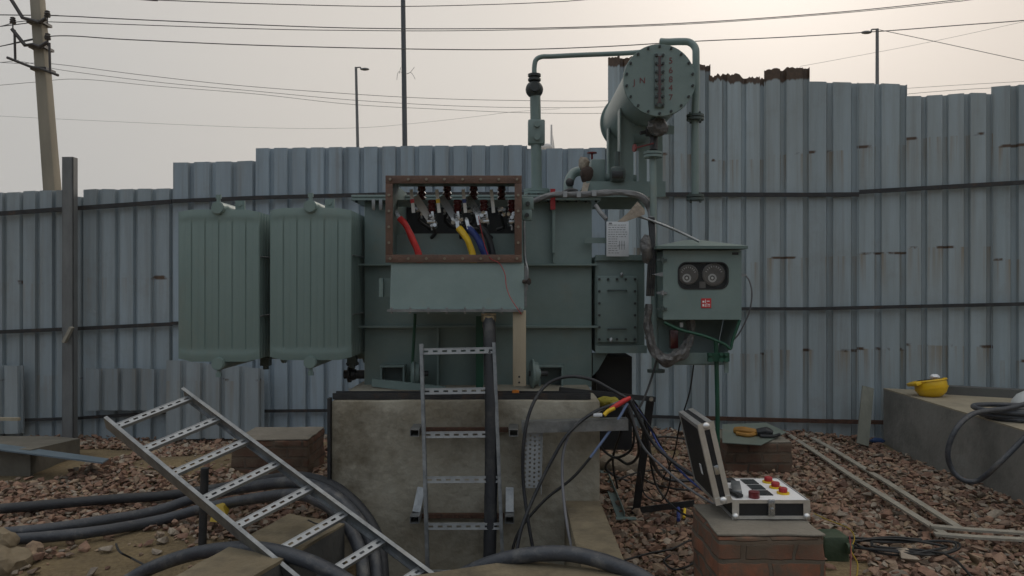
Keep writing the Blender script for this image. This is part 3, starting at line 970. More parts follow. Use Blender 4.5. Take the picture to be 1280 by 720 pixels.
# ------------------------------------------------------------------ perforated tray pieces by the plinth corner
b = MB()
o = P(653, 610, 4.19); U = P(676, 610, 4.19) - o; W = P(656, 526, 4.24) - P(654, 610, 4.19)
b.perf(o, U, W, 4, 15, .42, .45, True)
b.box(o + W * .5 + V(-.002, -.012, 0), (.003, .026, W.length), (U, V(0, 1, 0), W)); b.box(o + U + W * .46 + V(.002, -.012, 0), (.003, .026, W.length * 1.08), (U, V(0, 1, 0), W))
tag(b.build('perforated_tray', galv_pale), 'short perforated galvanised tray hanging on the plinth front', 'cable tray')
b = MB()
p0, p1 = P(652, 527, 4.2), P(784, 523, 4.2)
b.bar(p0, p1, .08, .003); b.bar(p0 + V(0, -.04, -.028), p1 + V(0, -.04, -.03), .003, .06); b.bar(p0 + V(0, .04, -.028), p1 + V(0, .04, -.03), .003, .06)
tag(b.build('tray_channel', galv), 'galvanised channel sticking out level past the plinth corner', 'cable tray')

# ------------------------------------------------------------------ the transformer
T = thing('power_transformer', 'large grey green power transformer with radiators, conservator drum and control cabinet on the plinth', 'transformer', (-.2, 5.2, .93))
YT = 5.0
tx0, tx1 = P(455, 0, YT).x, P(740, 0, YT).x
ztop = P(0, 252, YT).z
zbot = P(0, 484, YT).z
tank = MB().box2((tx0, YT, zbot), (tx1, 5.75, ztop), .012).build('tank', paint, T)
for py in (331, 408):
    z = P(0, py, YT).z
    MB().box2((tx0 - .03, YT - .055, z - .006), (tx1 + .03, YT - .001, z + .006)).build('stiffener', paint, tank)
for px, a, c in ((548, 409.5, 482), (692, 254, 329), (597, 409.5, 482)):
    MB().box2(P(px - 1.2, a, YT) + V(0, -.05, 0), P(px + 1.2, c, YT) + V(0, -.001, 0)).build('stiffener', paint, tank)
# lid
b = MB()
b.box2((tx0 - .07, YT - .075, ztop + .001), (tx1 + .05, 5.82, ztop + .016)); b.box2((tx0 - .07, YT - .075, ztop + .019), (tx1 + .05, 5.82, ztop + .036), .003)
lid = b.build('lid', paint, T)
bolts([(tx0 - .04 + i * (tx1 - tx0 + .06) / 25, YT - .052, ztop - .012) for i in range(26)], (0, 0, 1), .009, .062, bolt_dark, lid)
for px in (467, 476):
    MB().box2(P(px - 2.5, 249, YT - .08), P(px + 2.5, 263, YT - .06), .003).build('lid_clamp', galv, lid)
MB().box2(P(688, 236, YT - .1), P(694, 262, YT - .085)).build('red_strap', redp, T)
MB().box2(P(690.5, 262, YT - .07), P(694, 316, YT - .055)).build('hanger_bar', paint, T)
# base: channels, wheels, jacking pockets
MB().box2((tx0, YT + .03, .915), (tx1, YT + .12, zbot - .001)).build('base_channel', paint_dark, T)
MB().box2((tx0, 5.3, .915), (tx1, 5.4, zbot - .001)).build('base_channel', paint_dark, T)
MB().bar(P(466, 478, 4.86), P(556, 488, 4.7), .03, .05).build('tow_bar', paint, T)
for px in (518, 667):
    w = MB(); c = P(px, 467, 4.86)
    w.lathe(c, (1, .10, 0), [(-.022, 0), (-.022, .075), (-.012, .095), (.0, .095), (.004, .078), (.03, .074), (.032, .03), (.045, .028), (.045, 0)], 28)
    wo = w.build('wheel', paint, T)
    MB().cyl(c + V(-.03, 0, 0), c + V(.09, .01, 0), .018).build('axle', dark_steel, wo)
for px in (493, 688):
    b = MB(); z0, z1 = P(0, 481, YT).z, P(0, 455, YT).z; a, c = P(px - 15, 0, YT).x, P(px + 15, 0, YT).x
    b.box2((a, YT - .10, z1 - .012), (c, YT - .001, z1)); b.box2((a, YT - .09, z0), (a + .012, YT - .001, z1 - .013)); b.box2((c - .012, YT - .09, z0), (c, YT - .001, z1 - .013))
    jb = b.build('jacking_bracket', paint, T)
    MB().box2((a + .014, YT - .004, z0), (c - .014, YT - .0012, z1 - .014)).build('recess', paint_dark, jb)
# drain valve at the lower left
b = MB(); c = P(441, 468, 5.1)
b.cyl(c + V(-.06, 0, 0), c + V(.16, 0, 0), .03); b.cyl(c + V(.09, 0, 0), c + V(.11, 0, 0), .055); b.cyl(c + V(-.03, 0, 0), c + V(-.012, 0, 0), .055); b.ball(c, .042); b.cyl(c, c + V(0, -.01, .07), .014); b.cyl(c + V(0, -.01, .07), c + V(0, -.012, .078), .045, seg=8)
b.build('drain_valve', dark_steel, T)
MB().box2(P(436, 485, 4.95), P(446, 497, 4.94)).build('valve_label', galv_pale, T)
# earth strips
MB().box2(P(595, 395, 4.85), P(604, 490, 4.84)).build('earth_strip', earth_green, T)
MB().tube([P(519, 392, 4.8), P(517, 430, 4.82), P(514, 480, 4.82)], .010, 8).build('earth_strip', earth_green, T)


# radiators
def radiator(pxl, pxr, zt_px, zb_px):
    Yr = 4.74
    rx0, rx1 = P(pxl, 0, Yr).x, P(pxr, 0, Yr).x
    zt, zb = P(0, zt_px, Yr).z, P(0, zb_px, Yr).z
    W = rx1 - rx0; xc = (rx0 + rx1) / 2
    rad = None
    nf = 9
    for k in range(nf):
        y = Yr + k * .052
        b = MB()
        # pressed fin: rounded flutes across the width, shoulders sloping to the header pipes
        flutes = 6
        cols = []
        for i in range(flutes):
            for (a, d) in ((0, 0), (.025, .0), (.055, .0055), (.12, .0065), (.46, .007), (.5, .0055), (.54, .007), (.88, .0065), (.945, .0055), (.975, 0)):
                cols.append(((i + a) / flutes, d))
        cols.append((1, 0))
        rows = [0, .035, .06, .08, .10, .5, .90, .92, .94, .965, 1]
        grid = []
        for (s, d) in cols:
            cv = []
            edge = min(s, 1 - s)
            sh = .020 * max(0, 1 - edge / .16)
            for j, r in enumerate(rows):
                zz = zb + sh + (zt - sh * .8 - zb - sh) * r
                dd = d
                if r < .07 or r > .93:
                    dd = .006 if .03 < r < .97 else 0
                    dd *= min(1, edge / .03)
                elif r in (.08, .92):
                    dd = (d + .001) * .35
                xx = rx0 + W * s
                cv.append((xx, dd, zz))
            grid.append(cv)
        fr = [[b.bm.verts.new((x, y - .006 - d, z)) for (x, d, z) in c] for c in grid]
        bk = [[b.bm.verts.new((x, y + .006 + d, z)) for (x, d, z) in c] for c in grid]
        for a in range(len(fr) - 1):
            for j in range(len(rows) - 1):
                b.bm.faces.new((fr[a][j], fr[a + 1][j], fr[a + 1][j + 1], fr[a][j + 1]))
                b.bm.faces.new((bk[a][j], bk[a][j + 1], bk[a + 1][j + 1], bk[a + 1][j]))
        n = len(rows) - 1
        for a in range(len(fr) - 1):
            b.bm.faces.new((fr[a][0], bk[a][0], bk[a + 1][0], fr[a + 1][0])); b.bm.faces.new((fr[a][n], fr[a + 1][n], bk[a + 1][n], bk[a][n]))
        for j in range(n):
            b.bm.faces.new((fr[0][j], fr[0][j + 1], bk[0][j + 1], bk[0][j])); b.bm.faces.new((fr[-1][j], bk[-1][j], bk[-1][j + 1], fr[-1][j + 1]))
        o = b.build('radiator' if k == 0 else 'fin', paint_rad, T if k == 0 else rad, angle=28)
        if k == 0: rad = o
    for z, dz in ((zt + .008, 1), (zb - .012, -1)):
        b = MB(); b.cyl((xc, Yr - .028, z), (xc, 5.32, z), .041, seg=24); b.cyl((xc, Yr - .036, z), (xc, Yr - .028, z), .036, seg=24)
        b.build('header_pipe', paint_rad, rad)
        b = MB(); b.cyl((xc, Yr - .012, z + dz * .03), (xc, Yr - .012, z + dz * .075), .012, seg=10); b.box2((xc - .016, Yr - .02, z + dz * .06), (xc + .016, Yr - .004, z + dz * .085))
        b.build('plug', paint_rad, rad)
    b = MB(); b.box2((xc + .06, 4.85, zt + .01), (xc + .12, 4.87, zt + .07)); b.cyl((xc + .09, 4.845, zt + .045), (xc + .09, 4.875, zt + .045), .014, seg=10)
    b.build('lifting_lug', paint_rad, rad)
    b = MB()
    for zf in (.30, .69):
        z = zb + (zt - zb) * zf
        b.tube([(rx1 + .004, Yr, z), (rx1 + .004, Yr + .43, z)], .005, 6)
    b.build('tie_rod', galv, rad)
    b = MB(); b.box2((xc + .17, 5.0, zb - .055), (xc + .23, 5.06, zb + .0)); b.cyl((xc + .2, 5.03, zb - .08), (xc + .2, 5.03, zb - .05), .02, seg=8)
    b.build('bottom_lug', paint_dark, rad)
    return xc, zt, zb


xa, zt, zb = radiator(223.5, 325, 262, 452)
xb, zt, zb = radiator(338, 440, 260, 450)
for z in (zt - .08, zb - .0):
    b = MB(); b.cyl((xa - .1, 5.34, z), (tx0 + .02, 5.34, z), .05, seg=24)
    for x in (xa + .22, xb + .22, tx0 - .05): b.cyl((x, 5.34, z), (x + .02, 5.34, z), .08, seg=20)
    b.build('manifold_pipe', paint, T)

# cable box ---------------------------------------------------------------
YB = 4.33
bx0, bx1 = P(484, 0, YB).x, P(650.5, 0, YB).x
bz0, bz1 = P(0, 327, YB).z, P(0, 221, YB).z
th = .006
b = MB()
b.box2((bx0 + .012, YB, bz0 + .012), (bx0 + .018, YT, bz1 - .012)); b.box2((bx1 - .018, YB, bz0 + .012), (bx1 - .012, YT, bz1 - .012))
b.box2((bx0 + .012, YB, bz1 - .012), (bx1 - .012, 4.66, bz1 - .006))
cbox = b.build('cable_box', paint, T)
fw = .046
b = MB()
ys = (YB - .014, YB - .001)
b.box2((bx0 - .008, ys[0], bz1 - fw + .006), (bx1 + .008, ys[1], bz1 + .006), .002); b.box2((bx0 - .008, ys[0], bz0 - .006), (bx1 + .008, ys[1], bz0 + fw - .006), .002)
b.box2((bx0 - .008, ys[0], bz0 + fw - .0055), (bx0 + fw - .012, ys[1], bz1 - fw + .0055), .002); b.box2((bx1 - fw + .012, ys[0], bz0 + fw - .0055), (bx1 + .008, ys[1], bz1 - fw + .0055), .002)
fr = b.build('flange_frame', brownframe, cbox)
bolts([(bx0 + .02 + i * (bx1 - bx0 - .04) / 7, YB - .012, z) for i in range(8) for z in (bz0 + .017, bz1 - .017)]
      + [(x, YB - .012, bz0 + .017 + i * (bz1 - bz0 - .034) / 5) for i in range(1, 5) for x in (bx0 + .013, bx1 - .013)], (0, -1, 0), .0085, .010, bolt_m, cbox)
# inside: lower green panel, black plate painted in for the dark of the opening
zi = P(0, 292, 4.55).z
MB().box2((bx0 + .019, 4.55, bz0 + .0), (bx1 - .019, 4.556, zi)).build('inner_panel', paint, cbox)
MB().box2((bx0 + .019, YT - .004, zi - .05), (bx1 - .019, YT - .0015, ztop - .04)).build('opening_shade_plate', black_in, cbox)
MB().box2((bx0 + .02, 4.60, ztop - .075), (bx1 - .02, 4.63, ztop - .035)).build('busbar_rail', paint, cbox)
tail_m = mat('tinned_tail', (.66, .65, .61), (.52, .51, .48), 9, .4)
for i, px in enumerate((527, 559, 592, 627)):
    for k, (qx, qy, yy) in enumerate(((px, 233, 4.66), (px + 13, 250, 4.5))):
        c = P(qx, qy, yy)
        top = bz1 - .013 if k == 0 else c.z
        bot = P(qx, 253 if k == 0 else 267, yy).z
        h = top - bot
        b = MB()
        b.lathe((c.x, c.y, top), (0, 0, -1), [(0, 0), (0, .024), (h * .2, .028), (h * .3, .021), (h * .45, .029), (h * .6, .021), (h * .75, .028), (h * .9, .019), (h, .014), (h, 0)], 18)
        bo = b.build('bushing', maroon, cbox)
        zc = bot
        b = MB()
        rr = random.Random(i * 3 + qy)
        b.cyl((c.x, c.y, zc + .002), (c.x, c.y, zc - .10), .008, seg=10)
        for q in range(6):
            b.cyl((c.x, c.y, zc - .004 - q * .013), (c.x, c.y, zc - .011 - q * .013), rr.uniform(.018, .031), seg=rr.choice([6, 6, 16]))
        b.box((c.x + rr.uniform(-.008, .008), c.y - .03, zc - .052), (.05, .03, .016), (V(1, 0, rr.uniform(-.35, .35)), V(0, 1, 0), V(0, 0, 1)), .002)
        b.box((c.x + rr.uniform(.004, .02), c.y - .034, zc - .02), (.016, .010, .06), (V(1, 0, .15), V(0, 1, 0), V(-.15, 0, 1)), .002)
        for q in range(4):
            x = c.x + rr.uniform(-.028, .028); z = zc - rr.uniform(.0, .09)
            b.cyl((x, c.y - .055, z), (x, c.y - .01, z + rr.uniform(-.01, .01)), rr.uniform(.007, .014), seg=6)
        b.build('terminal', silver, bo)
        b = MB(); e0 = V(c.x + rr.uniform(-.01, .01), c.y - .02, zc - .06)
        b.tube([e0, e0 + V(rr.uniform(-.03, .03), .03, -.05), e0 + V(rr.uniform(-.06, .06), .09, -.09), e0 + V(rr.uniform(-.08, .08), .14, -.10)], .011, 8)
        b.build('jumper_lead', rubber, bo)
    # flat tinned tail with tape in the phase colour, and the sloping link behind it
    a0, a1 = P(px - 13, 237, 4.46), P(px - 10, 266, 4.44)
    lo = MB().bar(a0, a1, .006, .02, up=(1, 0, 0)).build('lug_bar', tail_m, cbox)
    tm = (redhose, yellowp, bluep, None)[i]
    if tm:
        mid = a0.lerp(a1, .5); d = (a1 - a0).normalized()
        MB().bar(mid - d * .012, mid + d * .012, .009, .023, up=(1, 0, 0)).build('phase_tape', tm, lo)
    if i < 3:
        MB().bar(P(px - 8, 246, 4.56), P(px + 16, 282, 4.5), .01, .045, up=(1, 0, 0)).build('link_bar', (tail_m, galv_pale, silver)[i], cbox)
# lower hopper of the box
hz0 = P(0, 387, YB).z
b = MB()
hq0, hq1 = P(489, 0, YB).x, P(655, 0, YB).x
b.poly([(hq0, YB - .05, hz0 + .004), (hq1, YB - .05, hz0 + .004), (hq1, YB + .0, bz0 - .007), (hq0, YB + .0, bz0 - .007)], (0, .005, 0))
for x_ in (hq0, hq1 - .006): b.poly([(x_, YB + .0055, bz0 - .007), (x_, YB - .0445, hz0 + .004), (x_, YT - .06, hz0 + .004), (x_, YT - .06, bz0 - .007)], (.006, 0, 0))
b.build('hopper', paint, cbox)
b = MB()
b.box2((P(487, 0, YB).x, YB - .09, hz0 - .010), (P(654, 0, YB).x, YT - .08, hz0 - .002)); b.box2((P(487, 0, YB).x, YB - .09, hz0 - .001), (P(654, 0, YB).x, YB - .051, hz0 + .003))
for i in range(8):
    x = P(492, 0, YB).x + i * .105
    b.cyl((x, YB - .072, hz0 - .02), (x, YB - .072, hz0 + .014), .008, seg=6)
b.build('gland_plate', galv, cbox)
b = MB(); b.box2(P(476, 348, 4.42), P(489, 371, 4.40)); b.box2(P(476, 348, 4.42), P(478.5, 371, 4.36)); b.build('side_lug', paint, cbox)
# bits at the right edge of the box
for (a, c, d, e) in ((652.5, 248, 667, 261.5), (652.5, 263, 665, 275)):
    bo = MB().box2(P(a, c, 4.5), P(d, e, 4.44), .004).build('bracket_block', paint, T)
    m_ = P((a + d) / 2, (c + e) / 2, 4.439); MB().cyl(m_, m_ + V(0, -.012, 0), .014, seg=6).build('bolt', bolt_dark, bo)
MB().tube([P(655, 276, 4.4), P(656, 320, 4.4), P(659, 338, 4.38), P(658, 362, 4.38)], .009, 8).build('drain_tube', galv, T)
MB().box2(P(655.5, 332, 4.36), P(658.5, 384, 4.35)).build('edge_strip', galv, T)
b = MB(); c = P(654, 352, 4.3); b.cyl(c, c + V(.03, -.02, 0), .012, seg=8); b.cyl(c + V(.03, -.02, 0), c + V(.036, -.024, 0), .02, seg=6); b.build('knob', dark_steel, T)
# gland under the box
b = MB(); c = P(611, 392, 4.3)
b.box2(c + V(-.042, -.03, -.008), c + V(.042, .03, .004), .002); b.cyl(c + V(0, 0, -.01), c + V(0, 0, -.045), .042, seg=8); b.cyl(c + V(0, 0, -.046), c + V(0, 0, -.08), .036, seg=20)
b.build('cable_gland', mat('brass_gland', (.40, .33, .22), (.3, .24, .15), 12, .45, metal=.5), T)

# conservator ---------------------------------------------------------------
cY0, cY1 = 4.72, 6.05
cc = P(824.5, 100, cY0); cx, cz = cc.x, cc.z
r = .213
b = MB()
b.lathe((cx, cY0 + .03, cz), (0, 1, 0), [(0, 0), (0, r), (1.22, r), (1.26, r * .97), (1.29, r * .86), (1.31, 0)], 48)
cons = b.build('conservator', paint, T)
b = MB(); b.lathe((cx, cY0 + .014, cz), (0, 1, 0), [(0, 0), (0, .230), (.014, .230), (.016, 0)], 56); b.lathe((cx, cY0, cz), (0, 1, 0), [(0, 0), (0, .228), (.012, .230), (.013, 0)], 56)
b.build('end_cover', paint, cons)
b = MB(); b.lathe((cx, cY1 - .12, cz), (0, 1, 0), [(0, r), (0, .232), (.03, .232), (.03, r)], 48); b.build('rear_flange', paint, cons)
bolts([V(cx + .212 * math.cos(2 * math.pi * (i + .5) / 18), cY0 + .04, cz + .212 * math.sin(2 * math.pi * (i + .5) / 18)) for i in range(18)], (0, -1, 0), .0085, .052, bolt_dark, cons)
# level gauge: long flat body with a slot and paired bolts
gx = P(824, 0, cY0).x; g1, g0 = P(0, 67, cY0).z, P(0, 135, cY0).z
lg = MB().box2((gx - .031, cY0 - .012, g0), (gx + .031, cY0 - .0005, g1), .003).build('level_gauge', mat('gauge_plate_paint', (.12, .16, .152), (.10, .135, .128), 6, .45), cons)
MB().box2((gx - .008, cY0 - .016, g0 + .03), (gx + .008, cY0 - .0125, g1 - .02)).build('sight_glass', mat('sight_glass_tint', (.10, .06, .06), (.08, .05, .05), 6, .2), lg)
bolts([(gx + s_ * .021, cY0 - .012, g0 + .015 + i * (g1 - g0 - .03) / 6) for i in range(7) for s_ in (-1, 1)], (0, -1, 0), .009, .013, bolt_dark, cons, 'gauge_bolt')
b = MB()
for i in range(6):
    z = g0 + .03 + i * (g1 - g0 - .05) / 5
    b.box2((gx - .016, cY0 - .0145, z - .002), (gx - .0085, cY0 - .0123, z + .002)); b.box2((gx + .0085, cY0 - .0145, z - .002), (gx + .016, cY0 - .0123, z + .002))
b.build('gauge_marks', redink, lg)


def lettering(txt, c, size, m, parent, name='lettering', rot=R(90), rz=0.0):
    cu = bpy.data.curves.new('t', 'FONT'); cu.body = txt; cu.size = size; cu.align_x = 'CENTER'; cu.align_y = 'CENTER'; cu.extrude = .0008
    o = bpy.data.objects.new('t', cu); col.objects.link(o)
    bpy.context.view_layer.update()
    me = bpy.data.meshes.new_from_object(o.evaluated_get(bpy.context.evaluated_depsgraph_get()))
    bpy.data.objects.remove(o)
    me.transform(Matrix.Translation(Vector(c)) @ Matrix.Rotation(rz, 4, 'Z') @ Matrix.Rotation(rot, 4, 'X'))
    off = Vector((0, 0, 0)); q = parent
    while q is not None:
        off += q.location; q = q.parent
    me.transform(Matrix.Translation(-off))
    me.materials.clear(); me.materials.append(m)
    oo = bpy.data.objects.new(name, me); col.objects.link(oo); oo.parent = parent
    return oo


for ch, py in zip('56847', (76, 88, 99.5, 110, 122)):
    lettering(ch, P(838.5, py, cY0 - .002), .054, redink, cons)
lettering('J', P(793, 103, cY0 - .002), .052, redink, cons); lettering('N', P(803, 101, cY0 - .002), .052, redink, cons)
# supports
bz = P(0, 246, 5.05).z
b = MB(); b.box2((P(733, 0, 5.05).x, 5.05, bz), (P(832, 0, 5.05).x, 5.06, bz + .105)); b.box2((P(733, 0, 5.05).x, 5.062, bz + .097), (P(832, 0, 5.05).x, 5.85, bz + .105)); b.box2((P(733, 0, 5.05).x, 5.851, bz), (P(832, 0, 5.05).x, 5.86, bz + .105))
b.build('conservator_beam', paint, T)
for y in (5.12, 5.72):
    b = MB()
    b.box2((cx - .19, y, bz + .106), (cx - .10, y + .012, cz - .13)); b.box2((cx + .04, y, bz + .106), (cx + .10, y + .012, cz - .2)); b.box2((cx - .20, y - .03, bz + .106), (cx - .19, y + .07, cz - .09))
    b.box2((cx - .188, y + .002, cz - .26), (cx + .18, y + .010, cz - .2))
    b.build('conservator_leg', paint, T)
# pipe over the drum to the left with bellmouth, sight bulb and riser
Yp = 5.2
b = MB(); b.tube([P(838, 52.5, 4.98), P(820, 62, 5.1), P(790, 66, 5.2), P(720, 69, Yp), P(690, 70.5, Yp), P(677, 71, Yp), P(670, 75, Yp), P(668, 84, Yp), P(668, 95, Yp)], .017, 12, n=8)
b.build('vent_pipe', paint, T)
b = MB(); c = P(668, 95, Yp)
b.lathe(c, (0, 0, -1), [(-.012, 0), (-.012, .045), (.004, .045), (.006, .03), (.018, .03), (.02, .045), (.034, .045), (.036, .02)], 20)
b.ball(P(668, 112, Yp), .062, 3, (1, 1, 1)); b.cyl(P(668, 112, Yp) + V(0, -.02, 0), P(668, 112, Yp) + V(0, -.085, 0), .032, seg=18)
b.build('breather_bulb', bolt_dark, T)
b = MB(); b.cyl(P(669, 120, Yp), P(671, 238, Yp), .037, seg=24)
riser = b.build('riser_pipe', paint, T)
b = MB(); c = P(671, 165, Yp); b.box2(c + V(-.062, -.045, -.09), c + V(.055, .045, .08), .01)
for s_ in (-1, 1): b.cyl(c + V(0, -.045, s_ * .045), c + V(0, -.062, s_ * .045), .022, seg=12)
b.build('coupling', paint, riser)
b = MB(); c = P(671, 240, Yp); b.cyl(c + V(0, 0, -.02), c + V(0, 0, -.002), .09, seg=28); b.cyl(c + V(0, 0, .0), c + V(0, 0, .018), .09, seg=28); b.build('base_flange', paint, riser)
b = MB(); b.cyl(c + V(0, 0, -.021), V(c.x, c.y, ztop + .037), .05, seg=20); b.build('turret', paint, riser)
# pipe over the drum to the right, down to two flanges
b = MB(); b.tube([P(826, 52, 4.98), P(835, 52.5, 4.95), P(850, 52, 4.9), P(862, 53, 4.88), P(869, 60, 4.86), P(870, 72, 4.85), P(870, 110, 4.85), P(869, 150, 4.85), P(869, 246, 4.85)], .0235, 14, n=8)
vp = b.build('drop_pipe', paint, T)
for py in (147, 247):
    b = MB(); c = P(869, py, 4.85)
    b.cyl(c + V(0, 0, -.018), c + V(0, 0, -.003), .056, seg=24); b.cyl(c + V(0, 0, .003), c + V(0, 0, .018), .056, seg=24)
    for q in range(4):
        a = q * math.pi / 2 + .5; p = c + V(.043 * math.cos(a), .043 * math.sin(a), 0); b.cyl(p + V(0, 0, -.03), p + V(0, 0, .03), .008, seg=6)
    b.build('flange', paint_dark, vp)
# bottom outlet of the drum: rag, valve, flange, long pipe down past the cabinet
c = P(817, 165, 4.9)
b = MB(); b.cyl(P(818, 140, 4.95), P(817, 188, 4.88), .026, seg=16); b.cyl(c + V(-.05, 0, -.0), c + V(.045, 0, .0), .03); b.ball(c, .045); b.cyl(c + V(-.05, 0, 0), c + V(-.09, -.01, -.01), .012); b.build('outlet_valve', dark_steel, T)
MB().ball(P(822, 160, 4.84), .06, 3, (.9, .7, 1.0), .45, 3).build('plastic_wrap', foil, T)
b = MB(); c = P(794, 185, 4.85); b.cyl(c, c + V(-.010, -.003, 0), .026, seg=8); b.cyl(c, c + V(.12, 0, .03), .005); b.build('valve_handle', red_dull, T)
b = MB(); b.cyl(P(816, 193, 4.85), P(816, 190, 4.85), .06, seg=24); b.cyl(P(816, 197, 4.85), P(816, 194, 4.85), .06, seg=24); b.cyl(P(816, 196, 4.85), P(819, 462, 4.72), .022, seg=16)
fp = b.build('filling_pipe', paint, T)
b = MB(); c = P(820, 463, 4.72); b.cyl(c + V(0, 0, -.012), c + V(0, 0, .006), .055, seg=24); b.build('flange', paint_dark, fp)
# relay group on the lid
b = MB(); b.tube([P(710, 243, 5.15), P(711, 228, 5.2), P(718, 216, 5.25), P(735, 213, 5.3)], .034, 14); b.build('relay_pipe', paint, T)
b = MB(); b.box2(P(736, 203, 5.3), P(757, 232, 5.15), .012); b.cyl(P(753, 222, 5.2), P(795, 224, 5.2), .03); rl = b.build('relay_body', paint, T)
b = MB(); c = P(740, 192, 5.2); b.cyl(c, c + V(0, 0, .008), .034, seg=14); b.cyl(c + V(0, 0, -.06), c, .008); b.build('handwheel', red_dull, rl)
MB().ball(P(730, 205, 5.1), .05, 3, (.8, .7, 1), .35, 5).build('rag', cloth_tan, T)
MB().ball(P(733, 217, 5.08), .055, 3, (.8, .7, 1.1), .35, 6).build('rag', mat('brown_rag', (.075, .05, .04), (.05, .035, .03), 20, .95, bump=.4), T)
b = MB(); b.poly([P(729, 228, 5.06), P(738, 226, 5.06), P(734, 240, 5.0), P(726, 242, 5.0)], (0, .006, 0)); b.build('rag', cloth_tan, T)
b = MB(); b.box2(P(761, 210, 5.1), P(783, 227, 5.0), .03); b.cyl(P(772, 190, 5.1), P(772, 210, 5.1), .02); rb = b.build('relay_head', paint_dark, T)
MB().box2(P(765, 214, 4.999), P(779, 223, 4.995), .002).build('relay_window', lcd, rb)
b = MB(); b.ball(P(712, 228, 5.1), .03, 2, (1, 1, 1), .2); b.tube([P(700, 244, 5.0), P(712, 238, 5.0), P(722, 240, 5.0)], .016, 8); b.build('relay_fitting', dark_steel, T)
# grey cable conduit along the lid
b = MB(); b.tube([P(664, 252, 4.86), P(676, 248, 4.86), P(695, 243, 4.86), P(720, 243.5, 4.86), P(760, 241, 4.86), P(790, 242, 4.86), P(806, 250, 4.86), P(814, 266, 4.86), P(816, 290, 4.7), P(815, 320, 4.64)], [.016, .019, .017, .02, .021, .022, .024, .024, .022, .024], 12, n=8, jit=.25)
b.build('conduit', grey_sleeve, T)
for x, y in ((706, 243.5), (723, 243.5), (742, 242)):
    MB().box2(P(x - 2, y - 4.5, 4.83), P(x + 2, y + 4.5, 4.90)).build('conduit_clip', galv_pale, T)
b = MB()
for q in range(4):
    b.tube([P(811 + q * 2, 272, 4.62), P(813 + q * 1.5, 300, 4.6), P(811 + q * 2.4, 330, 4.6), P(809 + q * 2.5, 370, 4.62)], .008, 6)
b.build('cable_bundle', rubber, T)
b = MB(); b.poly([P(797, 252, 4.58), P(806, 262, 4.56), P(806, 268, 4.56), P(782, 277, 4.56), P(772, 277, 4.57), P(785, 266, 4.57)], (0, .015, 0)); b.build('rag', cloth_tan, T)
b = MB(); b.ball(P(808, 312, 4.6), .045, 3, (.8, .7, 2.0), .3, 8); b.build('rag', foil, T)
b = MB(); b.tube([P(745, 257, 4.8), P(750, 265, 4.75), P(758, 274, 4.72)], .014, 8); b.build('hose_stub', grey_sleeve, T)
MB().tube([P(797, 270, 4.62), P(815, 276, 4.6), P(845, 288, 4.58), P(874, 302, 4.56)], .008, 8).build('capillary_tube', galv, T)
# rating plate on its bracket
b = MB(); b.box2(P(731, 297, 4.95), P(760, 304, 4.94)); b.build('plate_arm', paint, T)
b = MB(); b.box2(P(758, 277, 4.9), P(786, 320.5, 4.897), .002)
np_ = b.build('rating_plate', plate_paper, T)
b = MB()
rr = random.Random(4)
for j in range(13):
    y = 281 + j * 2.9
    x = 760.5
    while x < 783:
        w = rr.uniform(1, 3.5)
        if not (j > 5 and 772 < x < 783):
            b.box2(P(x, y, 4.8965), P(min(x + w, 784), y + .65, 4.8955))
        x += w + rr.uniform(.6, 1.4)
for x in (774, 777, 780):
    b.box2(P(x, 301, 4.8965), P(x + .6, 312, 4.8955)); b.box2(P(x - .7, 306, 4.8953), P(x + 1.3, 306.7, 4.8945))
b.box2(P(761, 278.3, 4.8965), P(765, 280.2, 4.8955))
b.build('plate_print', ink, np_)
# side compartment with cover
q0, q1 = P(740, 0, 5.0).x + .02, P(806, 0, 5.0).x
sz0, sz1 = P(0, 441, 5.0).z, P(0, 320, 5.0).z
b = MB(); b.box2((q0, 5.0, sz0), (q1, 5.6, sz1), .01); b.box2((q0, 4.975, sz1 - .03), (q1 + .01, 4.998, sz1 + .006)); b.box2((q0, 4.975, sz0), (q1 + .01, 4.998, sz0 + .05))
comp = b.build('side_compartment', paint, T)
MB().poly([P(741, 441, 5.03), P(760, 441, 5.03), P(748, 462, 5.05), P(741, 470, 5.05)], (0, .012, 0)).build('gusset', paint, comp)
MB().box2(P(746, 345, 4.98), P(796.5, 428, 4.965), .006).build('cover_plate', paint, comp)
bolts([P(x, 349 + i * 15, 4.967) for i in range(6) for x in (749, 793.5)] + [P(x, y, 4.967) for x in (760, 771, 782) for y in (349, 424)], (0, -1, 0), .009, .014, bolt_dark, comp)
for y in (363, 411):
    MB().tube([P(760, y, 4.963), P(760, y, 4.94), P(783, y, 4.94), P(783, y, 4.963)], .006, 8, straight=True).build('handle', paint_dark, comp)
MB().ball(P(764, 425, 4.94), .016, 1, (1, 1, 1.2), .3).build('seal', galv_pale, comp)
MB().ball(P(777, 343, 4.95), .014, 1, (1, 1, 1.2), .3).build('seal', galv_pale, comp)
MB().box2(P(745, 446, 5.2), V(P(790, 446, 5.2).x, 5.5, .42)).build('void_shade_box', black_in, T)  # black box added in place of the shadowed void under the compartment
# control cabinet ---------------------------------------------------------------
YC = 4.55
x0, x1 = P(829, 0, YC).x, P(927, 0, YC).x
z0, z1 = P(0, 399.5, YC).z, P(0, 313, YC).z
b = MB()
b.box2((x0 + .002, YC + .022, z0 + .004), (x1 - .002, YC + .36, z1 - .002), .006)
cab = b.build('control_cabinet', paint, T)
# door with a rounded window opening
wx0, wx1, wz0, wz1 = P(848, 0, YC).x, P(910, 0, YC).x, P(0, 361, YC).z, P(0, 328, YC).z


